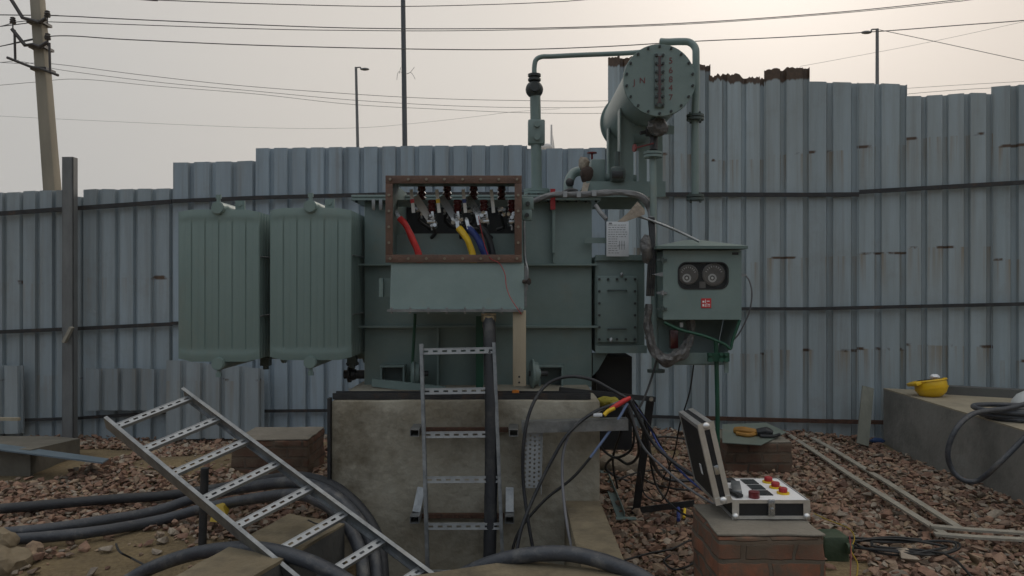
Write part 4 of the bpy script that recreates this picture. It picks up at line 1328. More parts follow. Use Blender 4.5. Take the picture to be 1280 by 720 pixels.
def rrect(a, b_, c, d, r, n=6):
    pts = []
    for (cx_, cz_, s) in ((b_ - r, d - r, 0), (a + r, d - r, 1), (a + r, c + r, 2), (b_ - r, c + r, 3)):
        for k in range(n + 1):
            t = math.pi / 2 * (s + k / n); pts.append((cx_ + r * math.cos(t), cz_ + r * math.sin(t)))
    return pts


def ring_plate(b, outer, inner, ya, yb):
    n = len(inner)
    of = [b.bm.verts.new((x, ya, z)) for x, z in outer]; inf = [b.bm.verts.new((x, ya, z)) for x, z in inner]
    ob = [b.bm.verts.new((x, yb, z)) for x, z in outer]; inb = [b.bm.verts.new((x, yb, z)) for x, z in inner]
    for k in range(n):
        j = (k + 1) % n
        b.bm.faces.new((of[k], of[j], inf[j], inf[k])); b.bm.faces.new((ob[j], ob[k], inb[k], inb[j]))
        b.bm.faces.new((inf[k], inf[j], inb[j], inb[k])); b.bm.faces.new((of[j], of[k], ob[k], ob[j]))


inner = rrect(wx0, wx1, wz0, wz1, .05)
outer = rrect(x0, x1, z0, z1, .004)
b = MB(); ring_plate(b, outer, inner, YC, YC + .02)
b.build('door', paint, cab)
b = MB(); ring_plate(b, rrect(wx0 - .004, wx1 + .004, wz0 - .004, wz1 + .004, .053), rrect(wx0 + .003, wx1 - .003, wz0 + .003, wz1 - .003, .048), YC - .004, YC - .0005); b.build('window_seal', case_black, cab)
b = MB(); b.poly([(x, YC + .004, z) for x, z in rrect(wx0 + .0035, wx1 - .0035, wz0 + .0035, wz1 - .0035, .047)], (0, .004, 0)); b.build('window_pane', glass, cab)
b = MB(); b.box2((wx0 - .03, YC + .0205, wz0 - .03), (wx1 + .03, YC + .0215, wz1 + .03)); b.build('window_backing', black_in, cab)
for px, rad_ in ((861, .062), (893, .07)):
    c = P(px, 343, YC); c.y = YC + .020
    b = MB(); b.lathe(c, (0, -1, 0), [(0, 0), (0, rad_), (.007, rad_), (.010, rad_ * .86), (.008, rad_ * .83), (.008, 0)], 32)
    g = b.build('dial_gauge', gauge_m, cab)
    b = MB(); b.lathe(c + V(-.010, -.0085, -.022), (0, -1, 0), [(0, .026), (.003, .026), (.003, .016), (0, .016)], 24)
    b.build('gauge_hub', gauge_face, g)
    b = MB(); b.lathe(c + V(-.010, -.0085, -.022), (0, -1, 0), [(0, 0), (0, .008), (.004, .007), (.004, 0)], 16); b.build('gauge_pin', gauge_face, g)
    b = MB()
    for q in range(9):
        a = R(20 + q * 17.5); u_ = V(math.cos(a), 0, math.sin(a))
        b.bar(c + u_ * (rad_ * .62) + V(0, -.0087, 0), c + u_ * (rad_ * .78) + V(0, -.0087, 0), .002, .004)
    b.build('gauge_scale', gauge_face, g)
MB().box2(P(874, 352, YC + .018), P(882, 360, YC + .012)).build('gauge_connector', gauge_m, cab)
# roof
ex0, ex1, ey0, ey1 = P(821, 0, YC - .05).x, P(935, 0, YC - .05).x, YC - .05, YC + .42
ez = P(0, 311, YC - .05).z
b = MB()
ap = [(ex0 + .22, YC + .18, ez + .068), (ex1 - .22, YC + .18, ez + .068)]
e = [(ex0, ey0, ez), (ex1, ey0, ez), (ex1, ey1, ez), (ex0, ey1, ez)]
e2 = [(x, y, ez + .018) for x, y, z in e]
v1 = [b.bm.verts.new(p) for p in e]; v2 = [b.bm.verts.new(p) for p in e2]; va = [b.bm.verts.new(p) for p in ap]
b.bm.faces.new(v1[::-1])
for k in range(4): b.bm.faces.new((v1[k], v1[(k + 1) % 4], v2[(k + 1) % 4], v2[k]))
b.bm.faces.new((v2[0], v2[1], va[1], va[0])); b.bm.faces.new((v2[2], v2[3], va[0], va[1])); b.bm.faces.new((v2[1], v2[2], va[1])); b.bm.faces.new((v2[3], v2[0], va[0]))
b.build('cabinet_roof', mat('roof_paint', (.14, .19, .178), (.115, .158, .148), 6, .75, spec=.2), cab)
for y in (325, 366, 386):
    b = MB(); b.cyl(P(828, y + 3, YC - .008), P(828, y - 3, YC - .008), .011, seg=10); b.bar(P(821, y, YC + .01), P(834, y, YC - .006), .02, .014); b.build('hinge', galv if y == 366 else paint_dark, cab)
MB().poly([P(815, 343, YC + .02), P(829, 340, YC + .01), P(829, 346, YC + .01)], (0, .02, 0)).build('side_latch', galv, cab)
MB().poly([P(927, 341, YC + .03), P(934, 345, YC + .03), P(927, 346, YC + .03)], (0, .02, 0)).build('side_latch', galv, cab)
st = MB().box2(P(876.5, 373, YC - .001), P(889, 385, YC - .003)).build('warning_sticker', mat('sticker_red', (.55, .03, .035), (.45, .025, .03), 9, .5), cab)
b = MB()
for (a, c, d, e_) in ((878, 376, 880.5, 378.2), (881.5, 374.5, 882.3, 379), (883.5, 376, 887, 377), (878, 380, 880, 383), (881, 380, 882, 383.5), (883.3, 379, 884, 383.5), (885, 380, 887.5, 381), (885.5, 382, 887.5, 383)):
    b.box2(P(a, c, YC - .0032), P(d, e_, YC - .0042))
b.build('sticker_marks', white_panel, st)
MB().box2(P(915, 315.5, YC - .001), P(923, 318.5, YC - .003)).build('name_tag', case_black, cab)
# hopper under the cabinet: right cheek, back, floor, terminal block
hz = P(0, 455, YC + .1).z
b = MB()
b.poly([(x1 - .003, YC + .03, z0), (x1 - .003, YC + .355, z0), (P(906, 0, YC + .1).x, YC + .3, hz), (P(906, 0, YC + .1).x, YC + .12, hz)], (-.004, 0, 0))
b.poly([(x0 + .01, YC + .352, z0), (x1 - .01, YC + .352, z0), (P(904, 0, YC + .1).x, YC + .29, hz), (x0 + .04, YC + .29, hz)], (0, .004, 0))
b.box2((x0 + .03, YC + .12, hz - .008), (P(906, 0, YC + .1).x, YC + .30, hz - .001)); b.box2((x0 + .03, YC + .11, hz + .0), (P(906, 0, YC + .1).x - .01, YC + .118, hz + .07))
b.build('cabinet_hopper', paint, cab)
MB().box2(P(836, 412, YC + .2), P(848, 436, YC + .15), .004).build('terminal_block', maroon, cab)
MB().box2(P(849, 403, YC + .06), P(854, 409, YC + .04)).build('junction_tag', galv_pale, cab)
b = MB(); b.tube([P(862, 400, YC + .1), P(864, 415, YC + .1), P(858, 432, YC + .08), P(850, 444, YC + .06), P(836, 450, YC + .05), P(822, 444, YC + .05), P(813, 428, YC + .05), P(810, 405, YC + .06), P(811, 380, YC + .06)], [.024, .022, .026, .034, .042, .034, .026, .022, .018], 14, n=7, jit=.7)
b.build('wrapped_cables', foil, cab)
MB().tube([P(931, 343, YC + .05), P(937, 352, YC + .05), P(940, 368, YC + .05), P(936, 392, YC + .08), P(925, 415, YC + .1), P(918, 424, YC + .12)], .005, 6).build('grey_lead', wire_grey, cab)
# earthing leads of the cabinet
b = MB(); b.tube([P(830, 403, YC), P(850, 412, YC), P(880, 420, YC), P(905, 430, YC), P(913, 436, YC), P(916, 425, YC), P(925, 400, YC)], .009, 8); b.build('earth_lead', earth_green, cab)
gb = P(897, 530, YC + .05)
b = MB(); b.tube([P(895, 425, YC + .05), P(896, 470, YC + .05), P(897, 530, YC + .05), V(gb.x, gb.y, 0)], .014, 10); b.build('earth_rod', earth_green, cab)
b = MB()
for x in (888, 902, 908): b.cyl(P(x, 450, YC + .02), P(x, 450, YC - .01), .015, seg=6); b.cyl(P(x, 443, YC + .02), P(x, 443, YC - .01), .011, seg=6)
b.box2(P(884, 441, YC + .04), P(912, 452, YC + .02)); b.build('earth_clamp', earth_green, cab)
MB().box2(P(905, 440, YC + .06), P(911, 466, YC + .05)).build('cabinet_bracket', paint, cab)

# ------------------------------------------------------------------ cables in the box and below it
def cable(name, label, pts, r, m, cat='cable', group=None, seg=12, n=8, jit=0.0):
    o = MB().tube(pts, r, seg, n, jit).build(name, m, angle=60)
    return tag(o, label, cat, group)


def phase_cable(label, lugpts, pts, m):
    base = Vector(pts[-1])
    t = thing('power_cable', label, 'cable', base, 'phase cables in the open cable box')
    MB().tube(pts, .0195, 14, 8, .25).build('sleeve', m, t)
    a, c = map(Vector, lugpts)
    b = MB(); b.bar(a, c, .005, .02, up=(1, 0, 0)); b.cyl(a + V(0, -.006, .004), a + V(0, .008, .004), .007, seg=8); b.build('lug', silver, t)


phase_cable('red sleeved cable with a loose lug at the left of the open cable box', (P(495, 264, 4.47), P(501, 276, 4.45)), [P(500, 273, 4.45), P(507, 281, 4.43), P(515, 297, 4.42), P(522, 314, 4.42), P(525, 332, 4.42), P(527, 380, 4.45)], redhose)
phase_cable('yellow sleeved cable hanging in the middle of the open cable box', (P(571, 276, 4.45), P(573, 288, 4.44)), [P(573, 285, 4.44), P(579, 292, 4.43), P(585, 301, 4.42), P(590, 316, 4.42), P(592, 332, 4.42), P(594, 380, 4.45)], yellowp)
phase_cable('dark blue sleeved cable beside the yellow one in the cable box', (P(583, 274, 4.45), P(586, 286, 4.44)), [P(585, 284, 4.46), P(592, 291, 4.45), P(600, 304, 4.44), P(607, 320, 4.44), P(609, 335, 4.44), P(610, 380, 4.46)], bluep)
phase_cable('black sleeved cable curving down right of the blue one in the cable box', (P(596, 268, 4.47), P(599, 281, 4.46)), [P(598, 279, 4.48), P(605, 288, 4.48), P(612, 302, 4.48), P(616, 320, 4.48), P(617, 335, 4.48), P(617, 380, 4.48)], rubber)
cable('thin_wire', 'thin red wire trailing down the front of the cable box hopper', [P(598, 270, 4.41), P(602, 290, 4.40), P(607, 310, 4.36), P(613, 323, 4.31), P(624, 329, 4.30), P(631, 342, 4.28), P(633, 358, 4.25), P(638, 372, 4.22), P(647, 386, 4.18), P(652, 393, 4.2)], .0022, redp, 'wire', seg=6)
cable('thick_cable', 'thick black cable dropping straight from the cable box gland through the upright ladder', [P(611, 396, 4.3), P(612, 430, 4.24), P(614, 500, 4.17), P(614, 580, 4.13), P(613, 650, 4.1), P(612, 705, 4.08), P(611, 800, 4.04)], .036, rubber, jit=.05)
b = MB(); b.box2(P(641, 388, 4.29), P(657.5, 483, 4.265), .003)
wd = thing('timber_plank', 'pale timber plank standing upright below the cable box', 'plank', P(649, 484, 4.28))
b.build('board', wood, wd)
b = MB()
for y in (471, 478): p = P(649, y, 4.265); b.cyl(p, p + V(0, -.002, 0), .006, seg=8)
b.build('nail_holes', dark_steel, wd)
b = MB(); b.box2(P(640, 487, 4.4), P(649, 494, 4.36), .006); b.cyl(P(644, 490, 4.36), P(644, 490, 4.34), .012, seg=8)
tag(b.build('orange_clamp', orange), 'small orange clamp on the plinth rail under the timber plank', 'clamp')

# thick cables on the ground at the left and the front
grp = 'thick black cables on the ground'
def g(px, py, z=.05): return G(px, py, z + .03)
cable('thick_cable', 'single thick black cable furthest back across the left gravel', [g(-60, 641), g(0, 636), g(70, 630), g(140, 624), g(200, 620), P(262, 612, 5.3), P(330, 600, 5.1), P(372, 596, 4.75), P(410, 605, 4.3), P(440, 626, 4.12), P(463, 655, 4.05), P(476, 690, 3.97), P(480, 760, 3.85)], .034, rubber, group=grp, jit=.04)
cable('thick_cable', 'upper of the two close thick cables curving into the pit', [g(-15, 668), g(60, 661), g(120, 652), g(190, 640), P(250, 621, 5.0), P(310, 609, 4.8), P(365, 603, 4.4), P(403, 612, 4.12), P(433, 633, 4.02), P(457, 666, 3.92), P(469, 705, 3.85), P(471, 760, 3.7)], .035, rubber_dusty, group=grp, jit=.04)
cable('thick_cable', 'lower of the two close thick cables curving into the pit', [g(-15, 676, .04), g(60, 671, .04), g(130, 663, .04), g(200, 650, .04), P(260, 634, 4.75), P(320, 623, 4.55), P(370, 618, 4.25), P(400, 627, 4.05), P(426, 646, 3.93), P(446, 678, 3.84), P(454, 714, 3.76), P(455, 770, 3.6)], .034, rubber_dusty, group=grp, jit=.04)
cable('thick_cable', 'thick black cable looping over the trench wall under the tilted ladder', [P(140, 738, 3.8), P(185, 712, 3.75), P(235, 694, 3.65), P(285, 686, 3.55), P(330, 687, 3.45), P(375, 698, 3.35), P(420, 718, 3.3), P(460, 745, 3.2)], .034, rubber_dusty, group=grp, jit=.04)
cable('thick_cable', 'thick dusty black cable arching over the pit edge in front of the plinth', [P(540, 740, 3.45), P(580, 718, 3.4), P(620, 702, 3.33), P(665, 693, 3.28), P(710, 692, 3.25), P(755, 702, 3.2), P(795, 718, 3.15), P(830, 740, 3.1)], .034, rubber_dusty, group=grp, jit=.05)

# thin leads looping by the plinth corner
grp = 'thin test leads by the plinth corner'
for lab, pts, r_, m in (
        ('black lead arching highest over the plinth corner', [P(668, 696, 4.05), P(660, 650, 4.08), P(654, 600, 4.12), P(655, 550, 4.12), P(664, 510, 4.15), P(682, 482, 4.2), P(708, 471, 4.2), P(738, 474, 4.2), P(762, 486, 4.2), P(784, 498, 4.2)], .0095, rubber),
        ('black lead sweeping from the pit up to the red sleeve', [P(644, 700, 3.95), P(652, 660, 4.0), P(668, 620, 4.05), P(690, 575, 4.08), P(712, 540, 4.1), P(745, 514, 4.15), P(782, 502, 4.2)], .0095, rubber),
        ('thin black lead hanging down to the tan kerb wall', [P(716, 690, 3.7), P(708, 650, 3.9), P(703, 600, 4.05), P(705, 562, 4.1), P(718, 533, 4.12), P(745, 515, 4.15), P(780, 500, 4.2)], .008, wire_grey),
        ('slim dark lead running diagonally behind the others to the pit', [P(640, 690, 4.1), P(650, 662, 4.12), P(680, 626, 4.15), P(715, 598, 4.15), P(738, 572, 4.15)], .008, wire_m)):
    cable('test_lead', lab, pts, r_, m, 'cable', grp, 8)
cable('test_lead', 'pale blue wire slanting up to the red sleeve at the plinth corner', [P(738, 572, 4.15), P(760, 542, 4.17), P(774, 522, 4.18), P(784, 504, 4.2)], .008, lightblue, 'cable', grp, 8)
cable('test_lead', 'red sleeved cable end at the plinth corner', [P(762, 511, 4.17), P(772, 506, 4.18), P(780, 501, 4.19), P(788, 497, 4.2)], [.012, .014, .0145, .010], redhose, 'cable', grp)
cable('test_lead', 'short yellow cable end below the red sleeve', [P(755, 519, 4.15), P(760, 514, 4.16), P(768, 510, 4.17)], .012, yellowp, 'cable', grp)
b = MB(); b.ball(P(757, 502, 4.42), .055, 3, (1.4, .8, .6), .4, 12)
tag(b.build('yellow_cloth', yelcloth), 'crumpled yellow green cloth on the plinth corner behind the cable ends', 'cloth')
b = MB(); b.box2(P(741, 516, 4.16), P(753, 521, 4.13), .003)
tag(b.build('white_connector', plate_paper), 'small white connector block on the galvanised channel', 'connector')

grp = 'black leads from the plinth to the test case'
for lab, pts, r_ in (
        ('black lead running from the plinth corner to the test case lid', [P(786, 500, 4.2), P(797, 520, 4.25), P(815, 552, 4.3), P(845, 580, 4.2), P(880, 602, 4.05), P(908, 622, 3.95), P(930, 632, 3.92)], .010),
        ('black lead dropping steeply then curling level through the gravel', [P(788, 500, 4.3), P(806, 540, 4.5), P(815, 575, 4.7), P(830, 597, 5.6), P(855, 601, 5.7), P(880, 598, 5.8)], .013),
        ('thin grey lead strung low from the plinth corner toward the pier', [P(786, 505, 4.25), P(802, 555, 4.3), P(830, 585, 4.25), P(860, 610, 4.1), P(895, 632, 3.95)], .007),
        ('dark lead looping over a pale stone beside the plinth', [P(780, 508, 4.35), P(795, 540, 4.6), P(798, 568, 4.9), P(785, 580, 5.2), P(768, 572, 5.4), P(757, 585, 5.6), P(775, 598, 5.8), P(800, 604, 5.9)], .010)):
    cable('test_lead', lab, pts, r_, rubber if 'grey' not in lab else wire_grey, 'cable', grp, 8)
for lab, pts, r_, m in (
        ('black lead hanging in a slack curve under the galvanised channel', [P(786, 503, 4.3), P(792, 530, 4.4), P(790, 560, 4.5), P(770, 572, 4.6), P(752, 560, 4.6), P(745, 540, 4.45)], .008, wire_m),
        ('black lead dropping beside the stand upright then along its foot', [P(790, 498, 4.5), P(806, 525, 4.7), P(812, 570, 4.9), P(822, 610, 5.0), P(850, 640, 4.7), P(880, 650, 4.5)], .007, wire_m),
        ('dark blue lead strung from the stand top to the test case lid', [P(788, 500, 4.4), P(810, 530, 4.4), P(826, 560, 4.35), P(858, 596, 4.15), P(892, 622, 4.0)], .006, bluep),
        ('thin black lead coiling flat on the stones behind the stand', [G(770, 600, .1), G(800, 590, .1), G(840, 588, .1), G(875, 600, .1), G(860, 612, .1), G(820, 606, .1), G(800, 596, .1)], .007, wire_m),
        ('thin black wire dangling from the cabinet hopper to the stones behind the stand', [P(868, 448, 4.7), P(862, 490, 4.75), P(850, 530, 4.9), P(842, 570, 5.2), P(828, 600, 5.4)], .005, wire_m),
        ('black wire sagging from the wrapped bundle to the stand top bolt', [P(822, 446, 4.6), P(812, 480, 4.6), P(800, 508, 4.5), P(790, 512, 4.4)], .007, wire_m),
        ('thin black wire looping wide between the stand and the near pier', [P(792, 506, 4.35), P(820, 545, 4.4), P(838, 590, 4.6), P(828, 625, 4.8), P(806, 618, 4.9), P(800, 590, 4.8)], .005, wire_m),
        ('black lead drooping under the galvanised channel to the angle iron', [P(783, 508, 4.3), P(776, 540, 4.5), P(766, 575, 4.9), P(772, 610, 5.1)], .008, wire_m),
        ('black lead snaking from the far pier toward the stand', [G(903, 556, .08), G(870, 551, .08), G(835, 546, .08), G(812, 548, .1)], .009, wire_m)):
    cable('test_lead', lab, pts, r_, m, 'cable', grp, 6)
b = MB(); b.ball(G(776, 582, .06), .14, 3, (1.4, .9, .7), .25, 4)
tag(b.build('pale_boulder', mat('pale_stone', (.26, .22, .17), (.18, .15, .11), 6, .95, bump=.5)), 'pale rounded boulder in the gravel beside the plinth', 'boulder')

# steel frame stand right of the plinth
t = thing('steel_stand', 'dark steel angle frame standing in the gravel right of the plinth', 'frame', G(795, 640))
b = MB(); b.bar(P(813, 499, 4.75), P(795, 640, 5.05), .012, .05, up=(1, 0, 0)); b.build('upright', dark_steel, t)
b = MB(); b.bar(P(700, 487, 4.6), P(818, 499, 4.74), .04, .03); b.build('top_bar', dark_steel, t)
b = MB(); b.cyl(P(814, 499, 4.72), P(814, 499, 4.69), .014, seg=8); b.build('bolt', bolt_m, t)
b = MB(); b.bar(P(790, 639, 5.05), P(868, 629, 4.9), .012, .04); b.build('foot_bar', dark_steel, t)
b = MB()
a0, a1 = G(752, 584, .03), G(776, 647, .04)
b.bar(a0, a1, .05, .006); b.bar(a0 + V(.025, 0, .02), a1 + V(.025, 0, .02), .005, .04); b.bar(G(770, 648, .05), G(795, 648, .05), .05, .006); b.bar(G(755, 583, .05), G(800, 583, .05), .03, .006)
tag(b.build('angle_iron', paint), 'green grey angle iron lying in the gravel right of the plinth', 'angle iron')

# ------------------------------------------------------------------ test case on the pier
cX0, cX1, cYa, cYb, cZ0, cZ1 = 1.045, 1.41, 3.53, 3.94, .452, .545
C = thing('test_case', 'open aluminium edged test instrument case with red knobs on the near brick pier', 'instrument case', ((cX0 + cX1) / 2, 3.73, .452))
body = MB().box2((cX0 + .004, cYa + .004, cZ0 + .004), (cX1 - .004, cYb - .004, cZ1 - .008)).build('base', case_black, C)
b = MB(); w = .016
for z in (cZ0 + w / 2 + .002, cZ1 - w / 2):
    b.box2((cX0, cYa, z - w / 2), (cX1, cYa + .003, z + w / 2)); b.box2((cX0, cYb - .003, z - w / 2), (cX1, cYb, z + w / 2)); b.box2((cX0, cYa + .0035, z - w / 2), (cX0 + .003, cYb - .0035, z + w / 2)); b.box2((cX1 - .003, cYa + .0035, z - w / 2), (cX1, cYb - .0035, z + w / 2))
b.build('edge_trim', alu, body)
for x in (cX0 + .014, cX1 - .014):
    b = MB()
    b.box2((x - .016, cYa - .004, cZ0 + .002), (x + .016, cYa - .001, cZ1)); b.ball((x, cYa, cZ0 + .016), .017, 2)
    b.build('corner_cap', alu, body)
b = MB(); xm = (cX0 + cX1) / 2; b.box2((xm - .016, cYa - .012, cZ0 + .018), (xm + .016, cYa - .001, cZ1 + .004), .003); b.box2((xm - .009, cYa - .018, cZ0 + .03), (xm + .009, cYa - .012, cZ0 + .06), .002); b.build('latch', silver, body)
pz = cZ1 - .004
MB().box2((cX0 + .006, cYa + .006, pz - .004), (cX1 - .006, cYb - .006, pz)).build('panel', white_panel, C)
for i in range(3):
    y = cYa + .09 + i * .105
    MB().box2((cX0 + .155, y, pz), (cX0 + .225, y + .085, pz + .004)).build('display', lcd, C)
    c = V(cX0 + .285, y + .035, pz)
    b = MB(); b.cyl(c, c + V(0, 0, .008), .030, seg=20); kb = b.build('terminal_post', yellowp, C)
    b = MB(); b.lathe(c, (0, 0, 1), [(.0085, 0), (.0085, .02), (.026, .021), (.03, .017), (.03, 0)], 18); b.build('knob_cap', redp, kb)
c = V(cX0 + .12, cYa + .055, pz); b = MB(); b.cyl(c, c + V(0, 0, .03), .026, seg=20); b.build('dial_knob', mat('dark_red_knob', (.16, .015, .02), (.1, .01, .015), 9, .35), C)
MB().box((cX0 + .075, cYa + .19, pz + .012), (.045, .2, .022), (V(1, -.25, 0), V(.25, 1, 0), V(0, 0, 1)), .004).build('printer', galv, C)
MB().box2((cX0 + .03, cYa + .33, pz), (cX0 + .12, cYa + .39, pz + .01), .003).build('socket_strip', case_black, C)
MB().bar((cX0 + .02, cYa + .15, pz + .012), (cX0 + .05, cYa + .04, pz + .012), .03, .014).build('socket_strip', case_black, C)
# lid, hinged along the left side and leaning out
hx, hz = cX0 - .004, cZ1 - .005
tilt = R(13)
un = V(-math.sin(tilt), 0, math.cos(tilt)); vn = V(math.cos(tilt), 0, math.sin(tilt))
def LP(u, y, v): return V(hx, y, hz) + un * u + vn * v
Ll, Lt = .385, .075
lc = LP(Ll / 2, (cYa + cYb) / 2, -Lt / 2)
lidc = MB().box(lc, (Ll - .006, cYb - cYa - .006, Lt - .006), (un, V(0, 1, 0), vn)).build('lid', case_black, C)
b = MB()
for v in (-Lt + .012, -.012):
    for y, s in ((cYa, 1), (cYb, -1)):
        b.box(LP(Ll / 2, y + s * .0015, v), (Ll, .003, .024), (un, V(0, 1, 0), vn))
    b.box(LP(Ll - .0015, (cYa + cYb) / 2, v), (.003, cYb - cYa - .008, .024), (un, V(0, 1, 0), vn)); b.box(LP(.0015, (cYa + cYb) / 2, v), (.003, cYb - cYa - .008, .024), (un, V(0, 1, 0), vn))
for y in (cYa + .01, cYb - .01):
    b.box(LP(Ll / 2, y, -Lt - .0005), (Ll, .02, .003), (un, V(0, 1, 0), vn))
b.box(LP(Ll - .01, (cYa + cYb) / 2, -Lt - .0005), (.02, cYb - cYa - .045, .003), (un, V(0, 1, 0), vn)); b.box(LP(.01, (cYa + cYb) / 2, -Lt - .0005), (.02, cYb - cYa - .045, .003), (un, V(0, 1, 0), vn))
b.build('lid_trim', alu, lidc)
for u in (.012, Ll - .012):
    b = MB(); b.ball(LP(u, cYa, -Lt / 2), .016, 2, (1.2, .8, 1.2)); b.box(LP(u, cYa - .002, -Lt / 2), (.034, .003, Lt + .004), (un, V(0, 1, 0), vn)); b.build('corner_cap', alu, lidc)
b = MB(); b.box(LP(Ll * .42, cYa - .006, -Lt / 2), (.045, .01, .022), (un, V(0, 1, 0), vn), .003); b.build('latch', silver, lidc)
MB().box(LP(Ll * .36, (cYa + cYb) / 2 - .06, -Lt - .003), (.05, .03, .003), (un, V(0, 1, 0), vn)).build('white_tag', white_panel, lidc)

# ------------------------------------------------------------------ things on the far pier, right gravel, platform
b = MB(); z = .262
b.poly([G(903, 531, z + .02), G(958, 529, z + .02), G(983, 541, z), G(951, 557, z), G(903, 554, z)], (0, 0, .006))
tag(b.build('metal_plate', plate_green), 'green grey metal plate lying on the far brick pier', 'metal plate')
t = thing('hand_tool', 'orange handled tool lying on the green plate near the fence', 'tool', G(940, 543, z + .02))
b = MB(); b.tube([G(919, 538, z + .04), G(930, 539, z + .045), G(948, 541, z + .04)], [.03, .04, .028], 10); b.tube([G(921, 542, z + .03), G(935, 544, z + .03), G(946, 542, z + .03)], .018, 8); b.build('handle', mat('tool_orange', (.40, .20, .03), (.28, .13, .02), 9, .6), t)
b = MB(); b.tube([G(946, 541, z + .04), G(958, 540, z + .05), G(966, 542, z + .04)], [.035, .045, .02], 10); b.tube([G(950, 545, z + .03), G(968, 545, z + .025), G(974, 543, z + .025)], .014, 8); b.build('head', case_black, t)

grp = 'pale strips lying on the right gravel'
for lab, pts in (('long pale strip running from the fence, right of its pair', [G(982, 530, .02), G(1040, 562, .05), G(1110, 605, .06), G(1200, 662, .07)]),
                 ('long pale strip running from the fence, left of its pair', [G(964, 530, .02), G(1010, 560, .05), G(1070, 600, .06), G(1188, 674, .07)]),
                 ('upper pale strip leaving the frame edge on the right gravel', [G(1163, 659, .085), G(1220, 664, .085), G(1330, 671, .085)]),
                 ('lower pale strip leaving the frame edge on the right gravel', [G(1168, 669, .085), G(1220, 673, .085), G(1340, 679, .085)])):
    b = MB()
    w = .024
    ring = []
    for i, p in enumerate(pts):
        d = (pts[min(i + 1, len(pts) - 1)] - pts[max(i - 1, 0)]); d.z = 0; d.normalize(); n = V(-d.y, d.x, 0)
        ring.append([b.bm.verts.new(p + n * w), b.bm.verts.new(p - n * w), b.bm.verts.new(p - n * w + V(0, 0, .014)), b.bm.verts.new(p + n * w + V(0, 0, .014))])
    for a, c in zip(ring, ring[1:]):
        for k in range(4): b.bm.faces.new((a[k], a[(k + 1) % 4], c[(k + 1) % 4], c[k]))
    b.bm.faces.new(ring[0][::-1]); b.bm.faces.new(ring[-1])
    tag(b.build('metal_strip', strip_m), lab, 'strip', grp)
b = MB(); b.bar(P(1078, 556, 7.05), P(1085, 484, 7.32), .016, .11, up=(1, 0, 0))
tag(b.build('leaning_plank', wood_grey), 'grey green plank leaning on the fence beside the platform', 'plank')
b = MB(); b.ball(G(1097, 551, .05), .05, 3, (1.6, .8, .5), .4, 3)
tag(b.build('blue_rag', mat('blue_rag', (.03, .07, .18), (.02, .045, .12), 12, .9)), 'small blue rag on the stones at the foot of the platform', 'rag')

# helmets
H = thing('hard_hat', 'yellow hard hat lying tipped over on the concrete platform', 'hard hat', G(1161, 496, .54))
hb = G(1162, 497, .54); hb.z = .54
ax = V(-.14, .16, 1).normalized()
hc = hb + V(0, 0, .158)
b = MB()
prof_o = [(0, .124), (.03, .130), (.08, .127), (.12, .108), (.148, .072), (.16, .035), (.163, 0)]
b.lathe(hc, -ax, prof_o, 36)
sx_ = 1.08
for v in b.bm.verts: v.co.x = hc.x + (v.co.x - hc.x) * sx_
sh_ = b.build('shell', yellow_hat, H)
b = MB(); b.lathe(hc, -ax, [(-.006, .124), (-.008, .134), (.004, .138), (.012, .130), (.012, .120), (-.006, .120), (-.006, .124)], 36)
for v in b.bm.verts: v.co.x = hc.x + (v.co.x - hc.x) * sx_
b.build('brim', yellow_hat, H)
uu = V(1, 0, 0) - ax * ax.x; uu.normalize(); ww = ax.cross(uu)
b = MB(); b.box(hc - uu * .150 - ax * .012, (.05, .17, .03), (uu + ax * .25, ww, ax - uu * .25), .005); b.build('peak', yellow_hat, H)
b = MB(); b.lathe(hc - ax * .062, -ax, [(0, .128), (.0, .134), (.014, .132), (.014, .122), (0, .128)], 36)
for v in b.bm.verts: v.co.x = hc.x + (v.co.x - hc.x) * sx_
b.build('ridge', yellow_hat, H)
b = MB(); b.lathe(hc - ax * .012, ax, [(0, .10), (.002, .104), (.022, .10), (.022, .096), (0, .10)], 24)
for v in b.bm.verts: v.co.x = hc.x + (v.co.x - hc.x) * 1.1
b.build('sweatband', case_black, H)
b = MB(); b.ball(hc + uu * .055 + ax * .028, .034, 2, (1.3, 1, .7), .2); b.build('strap', white_panel, H)
H2 = thing('hard_hat', 'dusty white hard hat behind the coiled cable on the platform', 'hard hat', V(4.22, 6.05, .54))
hc = V(4.17, 5.98, .56)
b = MB(); b.lathe(hc, V(0, 0, 1), [(0, .15), (.02, .145), (.08, .135), (.13, .10), (.16, .05), (.168, 0)], 32); b.build('shell', helm_white, H2)
b = MB(); b.lathe(hc + V(0, 0, -.012), V(0, 0, 1), [(0, 0), (0, .175), (.01, .175), (.013, .15)], 32); b.build('brim', mat('helmet_shade_brim', (.05, .05, .052), (.035, .035, .036), 6, .5), H2)  # brim coloured near black for the shade below the hat

# coil on the platform
b = MB(); pts = []
cxx, cyy = 4.02, 5.66
for k in range(76):
    a = k * .33
    rr_ = .30 + .05 * math.sin(k * .21) + .03 * math.sin(k * .53)
    pts.append(V(cxx + rr_ * 1.35 * math.cos(a) + .04 * math.sin(k * .17), cyy + rr_ * .62 * math.sin(a), .565 + .022 * ((k * .33) // 6.283) + .008 * math.sin(k * .7)))
cable('cable_coil', 'coiled black cable lying on the concrete platform', pts, .019, rubber_dusty, 'cable', None, 8, 3)
cable('hanging_cable', 'black cable loop hanging down the side of the concrete platform', [P(1300, 500, 5.5), P(1262, 510, 5.5), P(1238, 513, 5.4), P(1215, 518, 5.3), P(1196, 535, 5.2), P(1185, 562, 5.2), P(1189, 585, 5.2), P(1204, 600, 5.15), P(1224, 600, 5.1), P(1250, 578, 5.0), P(1278, 550, 5.0), P(1310, 520, 5.0)], .0185, rubber_dusty)
